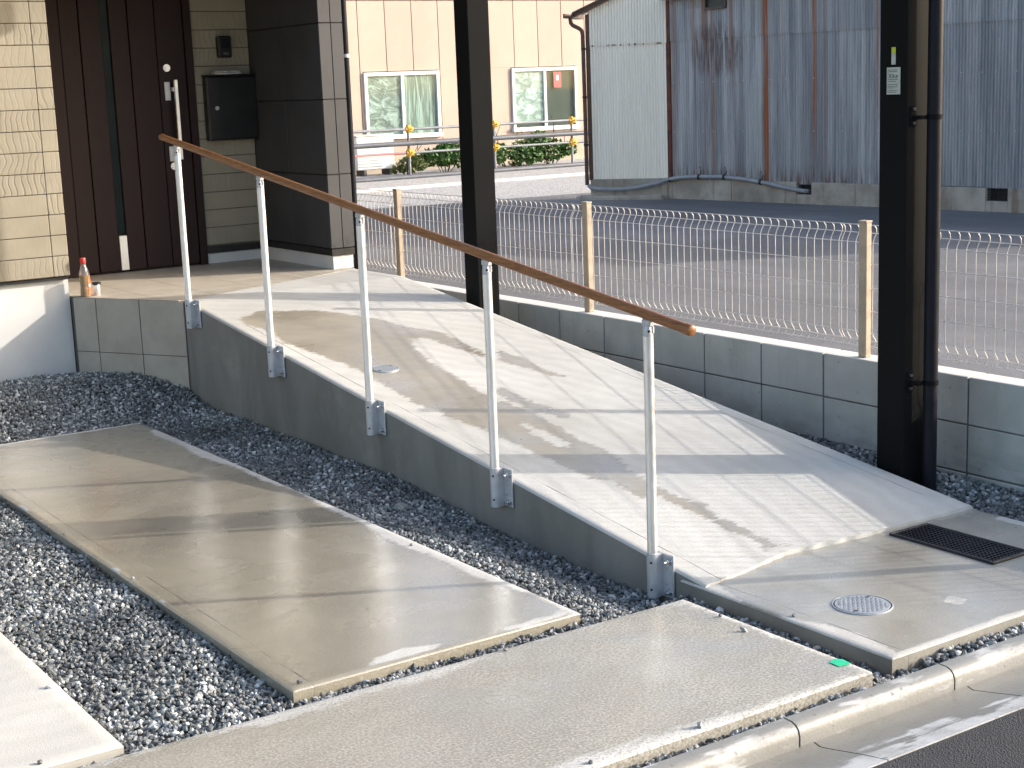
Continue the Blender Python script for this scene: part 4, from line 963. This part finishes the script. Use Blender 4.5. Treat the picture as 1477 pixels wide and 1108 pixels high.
MB().add(slope_box(-0.17, 1.02, 0.02, 0.10, 0.005, 0.05), BF).build('barge_board', M['brownmetal'], ws)
MB().add(slope_box(-0.19, 1.02, -0.4, 0.12, 0.052, 0.072), BF).build('roof', M['steelroof'], ws)
mb = MB()
for (ya, za) in ((0.14, 2.41),):
    mb.box((-0.30, min(wsn*-0.45, wsn*0.14), 2.40-ZL), (-0.18, max(wsn*-0.45, wsn*0.14), 2.425-ZL)).box((-0.30, min(wsn*-0.45, wsn*0.14), 2.4255-ZL), (-0.285, max(wsn*-0.45, wsn*0.14), 2.455-ZL)).box((-0.195, min(wsn*-0.45, wsn*0.14), 2.4255-ZL), (-0.18, max(wsn*-0.45, wsn*0.14), 2.455-ZL))
mb.build('roof_gutter', M['brownmetal'], ws)
MB().path([(-0.23, wsn*0.05, 2.40-ZL), (-0.225, wsn*0.05, 2.34-ZL), (-0.20, wsn*0.05, 2.31-ZL), (-0.12, wsn*0.05, 2.27-ZL), (-0.085, wsn*0.05, 2.24-ZL), (-0.075, wsn*0.05, 2.18-ZL), (-0.07, wsn*0.05, 1.2-ZL), (-0.07, wsn*0.05, 0.30-ZL)], 0.026, 12).build('downpipe', M['brownmetal'], ws, True)
for z in (0.8, 1.4, 2.0): MB().tube((-0.07, wsn*0.05, z-ZL), (-0.07, wsn*0.05, z+0.025-ZL), 0.031, 12).build('pipe_band', M['matblack'], ws, True)

# grey conduit running along the shed foot
def gp(s, out, z): p = G0+gd*s+gn*out; return (p.x, p.y, z)
wn2 = Vector((-wdv.y, wdv.x))*wsn
def wp(s, out, z): p = W0+wdv*s+wn2*out; return (p.x, p.y, z)
cd = empty('conduit_pipe', 'grey plastic conduit clamped along the foot of the corrugated shed', 'pipe', gp(0, 0.05, ZL))
off = Vector(cd.location)
pts = [wp(-0.04, 0.09, 0.30), wp(0.0, 0.10, 0.265), wp(0.10, 0.10, 0.25), wp(0.4, 0.10, 0.245), wp(0.6, 0.10, 0.262), wp(0.85, 0.10, 0.31), gp(0.0, 0.085, 0.352), gp(0.2, 0.08, 0.385), gp(0.5, 0.075, 0.40), gp(0.9, 0.075, 0.405), gp(1.25, 0.075, 0.385), gp(1.6, 0.075, 0.345), gp(1.9, 0.075, 0.295), gp(2.13, 0.04, 0.262), gp(2.17, -0.05, 0.255)]
MB().path([Vector(p)-off for p in pts], 0.026, 12).build('tube', M['conduit'], cd, True)
for s, z in ((0.03, 0.358), (0.52, 0.40), (0.93, 0.404), (1.50, 0.357)):
    p = Vector(gp(s, 0.076, z))-off; q = Vector(gp(s+0.03, 0.076, z-0.002))-off
    MB().tube(p, q, 0.033, 12).build('clamp', M['matblack'], cd, True)
    MB().path([Vector(gp(s+0.015, 0.06, z+0.02))-off, Vector(gp(s+0.02, 0.05, z+0.07))-off, Vector(gp(s-0.005, 0.045, z+0.12))-off], 0.007, 6).build('tie', M['matblack'], cd)

# ------------------------------------------------------------------ beige building
BY = 24.94
bb = empty('beige_building', 'beige panelled building with two sheeted windows behind the pipe railing', 'building', (15.5, BY, ZL))
def bbx(a, b, name, m, bev=0, parent=bb): return MB().box((a[0]-15.5, a[1]-BY, a[2]-ZL), (b[0]-15.5, b[1]-BY, b[2]-ZL), bev).build(name, m, parent)
bbx((7, BY+0.03, -0.2), (24, BY+8, 6.6), 'wall_core', M['mortar'])
PW = 0.564; x = 13.654-PW*8
for i in range(20):
    xa, xb = x+i*PW, x+(i+1)*PW
    for z0, z1 in ((3.19, 6.4),): bbx((xa+0.006, BY, z0), (xb-0.006, BY+0.025, z1), 'wall_panel', M['beige'], 0.004)
    segs = [(xa, xb, 0.42, 3.178)]
    for wa, wb_ in ((13.70, 15.31), (16.93, 18.50)):
        if xb > wa+0.02 and xa < wb_-0.02:
            segs = [(xa, xb, 0.42, 0.70), (xa, xb, 1.93, 3.178)]
            if xa < wa-0.03: segs.append((xa, wa+0.012, 0.70, 1.93))
            if xb > wb_+0.03: segs.append((wb_-0.012, xb, 0.70, 1.93))
    for xs_, xe_, z0, z1 in segs: bbx((xs_+0.006, BY, z0), (xe_-0.006, BY+0.025, z1), 'wall_panel', M['beige'], 0.004)
bbx((7, BY-0.02, -0.2), (24, BY+0.028, 0.41), 'plinth', M['plinth_beige'])
def window(x0, x1, z0, z1, ml, mr, name_note):
    w = bbx((x0, BY+0.012, z0), (x1, BY+0.02, z1), 'window', M['darkroom'])
    for nm, m_, xa, xb in (('sheet', ml, x0+0.05, (x0+x1)/2+0.02), ('sheet', mr, (x0+x1)/2, x1-0.05)):
        if m_ is None: continue
        lowz = z0+(0.14 if m_ is M['palesheet'] else 0.03)
        bbx((xa, BY+0.002+(0.004 if xa > x0+0.1 else 0), lowz), (xb, BY+0.006+(0.004 if xa > x0+0.1 else 0), z1-0.05), nm, m_, 0, w)
    bbx((x0+0.05, BY-0.012, z0+0.05), ((x0+x1)/2, BY-0.008, z1-0.05), 'pane', M['glass'], 0, w); bbx(((x0+x1)/2, BY-0.022, z0+0.05), (x1-0.05, BY-0.018, z1-0.05), 'pane', M['glass'], 0, w)
    fr = M['frame_white']
    bbx((x0-0.01, BY-0.045, z1-0.05), (x1+0.01, BY+0.011, z1+0.015), 'frame_head', fr, 0.004, w); bbx((x0-0.03, BY-0.075, z0-0.03), (x1+0.03, BY+0.011, z0+0.05), 'sill', fr, 0.004, w)
    bbx((x0-0.01, BY-0.044, z0+0.051), (x0+0.05, BY+0.011, z1-0.051), 'frame_jamb', fr, 0.004, w); bbx((x1-0.05, BY-0.044, z0+0.051), (x1+0.01, BY+0.011, z1-0.051), 'frame_jamb', fr, 0.004, w)
    bbx(((x0+x1)/2-0.03, BY-0.042, z0+0.051), ((x0+x1)/2+0.03, BY+0.0, z1-0.051), 'mullion', fr, 0.004, w)
    return w
window(13.72, 15.29, 0.735, 1.90, M['foil'], M['sheet'], 1)
w2_ = window(16.95, 18.48, 0.735, 1.90, M['palesheet'], None, 2)
bbx((17.93, BY-0.027, 1.52), (18.11, BY-0.0225, 1.82), 'notice', M['redpaper'], 0, w2_)
bbx((17.99, BY-0.0295, 1.66), (18.05, BY-0.0275, 1.76), 'notice_print', M['white_plastic'], 0, w2_)
bbx((6.8, BY-0.4, 6.4), (24.2, BY+8.4, 6.7), 'roof_slab', M['plinth_beige'], 0.02)

# outdoor unit
ac = empty('air_conditioner', 'white outdoor air conditioner unit left of the window, behind the railing', 'air conditioner', (13.50, 24.35, ZL))
MB().box((-0.40, -0.14, 0.10), (0.36, 0.14, 0.68), 0.015).build('casing', M['white_plastic'], ac)
MB().box((-0.40, -0.15, 0.69), (0.36, 0.15, 0.715), 0.005).build('top_cover', M['white_plastic'], ac)
mb = MB()
for k in range(9): mb.box((-0.37, -0.147, 0.15+k*0.055), (0.10, -0.141, 0.165+k*0.055))
mb.build('grille', plain('ac_grille', (0.4, 0.4, 0.39), 0.5), ac)['kind'] = 'stuff'
MB().box((0.15, -0.145, 0.48), (0.25, -0.141, 0.51)).build('badge', M['ink'], ac)
for s in (-0.28, 0.24): MB().box((s, -0.15, 0.0), (s+0.06, 0.15, 0.098), 0.005).build('foot', plain('ac_foot', (0.10, 0.09, 0.08), 0.8), ac)

# pipe railing
RY = 22.78
pr = empty('pipe_railing', 'grey pipe railing with yellow clamps in front of the beige building', 'railing', (15.0, RY, ZL))
def rl(z, r, dy, m, nm): MB().tube((-4.6, dy, z-ZL), (3.2, dy, z-ZL+0.0), r, 12).build(nm, m, pr, True)
rl(0.135, 0.045, -0.10, M['pipe_grey'], 'base_pipe'); rl(0.700, 0.043, -0.09, M['pipe_grey'], 'middle_pipe'); rl(0.935, 0.024, -0.04, M['tube_grey'], 'top_tube'); rl(0.540, 0.020, -0.04, M['tube_grey'], 'lower_tube')
for x in (11.55, 13.33, 15.07, 16.76):
    ps = MB().tube((x-15, 0, -0.1), (x-15, 0, 0.98-ZL), 0.024, 12).build('post', M['tube_grey'], pr, True)
    for z in (0.935, 0.540):
        a = MB().box((x-15-0.055, -0.085, z-0.05-ZL), (x-15+0.055, 0.03, z+0.05-ZL), 0.02).tube((x-15-0.075, -0.04, z-ZL), (x-15+0.075, -0.04, z-ZL), 0.034, 10).tube((x-15+0.01, -0.09, z-ZL), (x-15+0.01, -0.12, z-ZL), 0.015, 8).tube((x-15, 0.0, z-0.07-ZL), (x-15, 0, z+0.07-ZL), 0.034, 10)
        a.build('clamp', M['yellow'], ps)
MB().tube((-3.4, -0.055, 0.530-ZL), (-1.78, -0.055, 0.536-ZL), 0.012, 8).build('red_tape', M['redpaper'], pr)

# ------------------------------------------------------------------ plants
def bush(x, y, w, d, hgt, n, m, label, leaf=0.055, sprigs=0):
    e = empty('shrub', label, 'plant', (x, y, ZL), 0, 'weeds along the beige building')
    lob = [(random.uniform(-w, w)*0.75, random.uniform(-d, d)*0.6, random.uniform(0.25, 0.75)*hgt*(1-0.0), random.uniform(0.35, 0.6)) for _ in range(9)]
    V = []; F = []
    for i in range(n):
        lx, ly, lz, lr = random.choice(lob)
        t = random.uniform(0, 6.283); u = random.uniform(-0.9, 1); rr = lr*(0.55+0.45*random.random()**0.5)
        k = math.sqrt(1-u*u)
        px, py, pz = lx+k*math.cos(t)*rr*w*0.85, ly+k*math.sin(t)*rr*d, max(0.01, lz*(1-0.45*abs(lx)/max(w, .01))+u*rr*hgt*0.5)
        s = leaf*random.uniform(0.6, 1.3); n_ = Vector((random.gauss(0, .6), random.gauss(-.3, .6), random.gauss(.6, .5))).normalized()
        a = n_.orthogonal().normalized(); a.rotate(Matrix.Rotation(random.uniform(0, 6.28), 3, n_)); b = n_.cross(a)
        P = Vector((px, py, pz)); k = len(V)
        V += [P-a*s*0.5, P+b*s*0.28+n_*s*0.06, P+a*s*0.55, P-b*s*0.28+n_*s*0.06]; F.append((k, k+1, k+2, k+3))
    obj('foliage', mesh('foliage', V, F, m), e)
    mb = MB()
    for lx, ly, lz, lr in lob: mb.path([(lx*0.25, ly*0.25, 0), (lx*0.6, ly*0.6, lz*0.5), (lx, ly, lz)], 0.008, 5)
    for k in range(sprigs):
        sx = random.uniform(-w, w)*0.5; mb.path([(sx*0.5, 0, 0), (sx, -0.02, hgt), (sx+random.uniform(-.1, .1), -0.03, hgt*1.25)], 0.006, 5)
    mb.build('stem', M['stem'], e)
bush(13.75, 23.6, 0.42, 0.25, 0.40, 900, M['leaf2'], 'low yellowish weeds beside the air conditioner', 0.075, 2)
bush(14.60, 23.7, 0.62, 0.30, 0.66, 2200, M['leaf'], 'dense round green bush left of the black middle post', 0.085)
bush(16.10, 23.9, 0.66, 0.28, 0.60, 1500, M['leaf'], 'loose green weeds right of the black middle post, under the red notice window', 0.085, 3)
bush(17.10, 23.9, 0.60, 0.26, 0.74, 1700, M['leaf'], 'taller green weeds at the white shed corner', 0.085, 2)
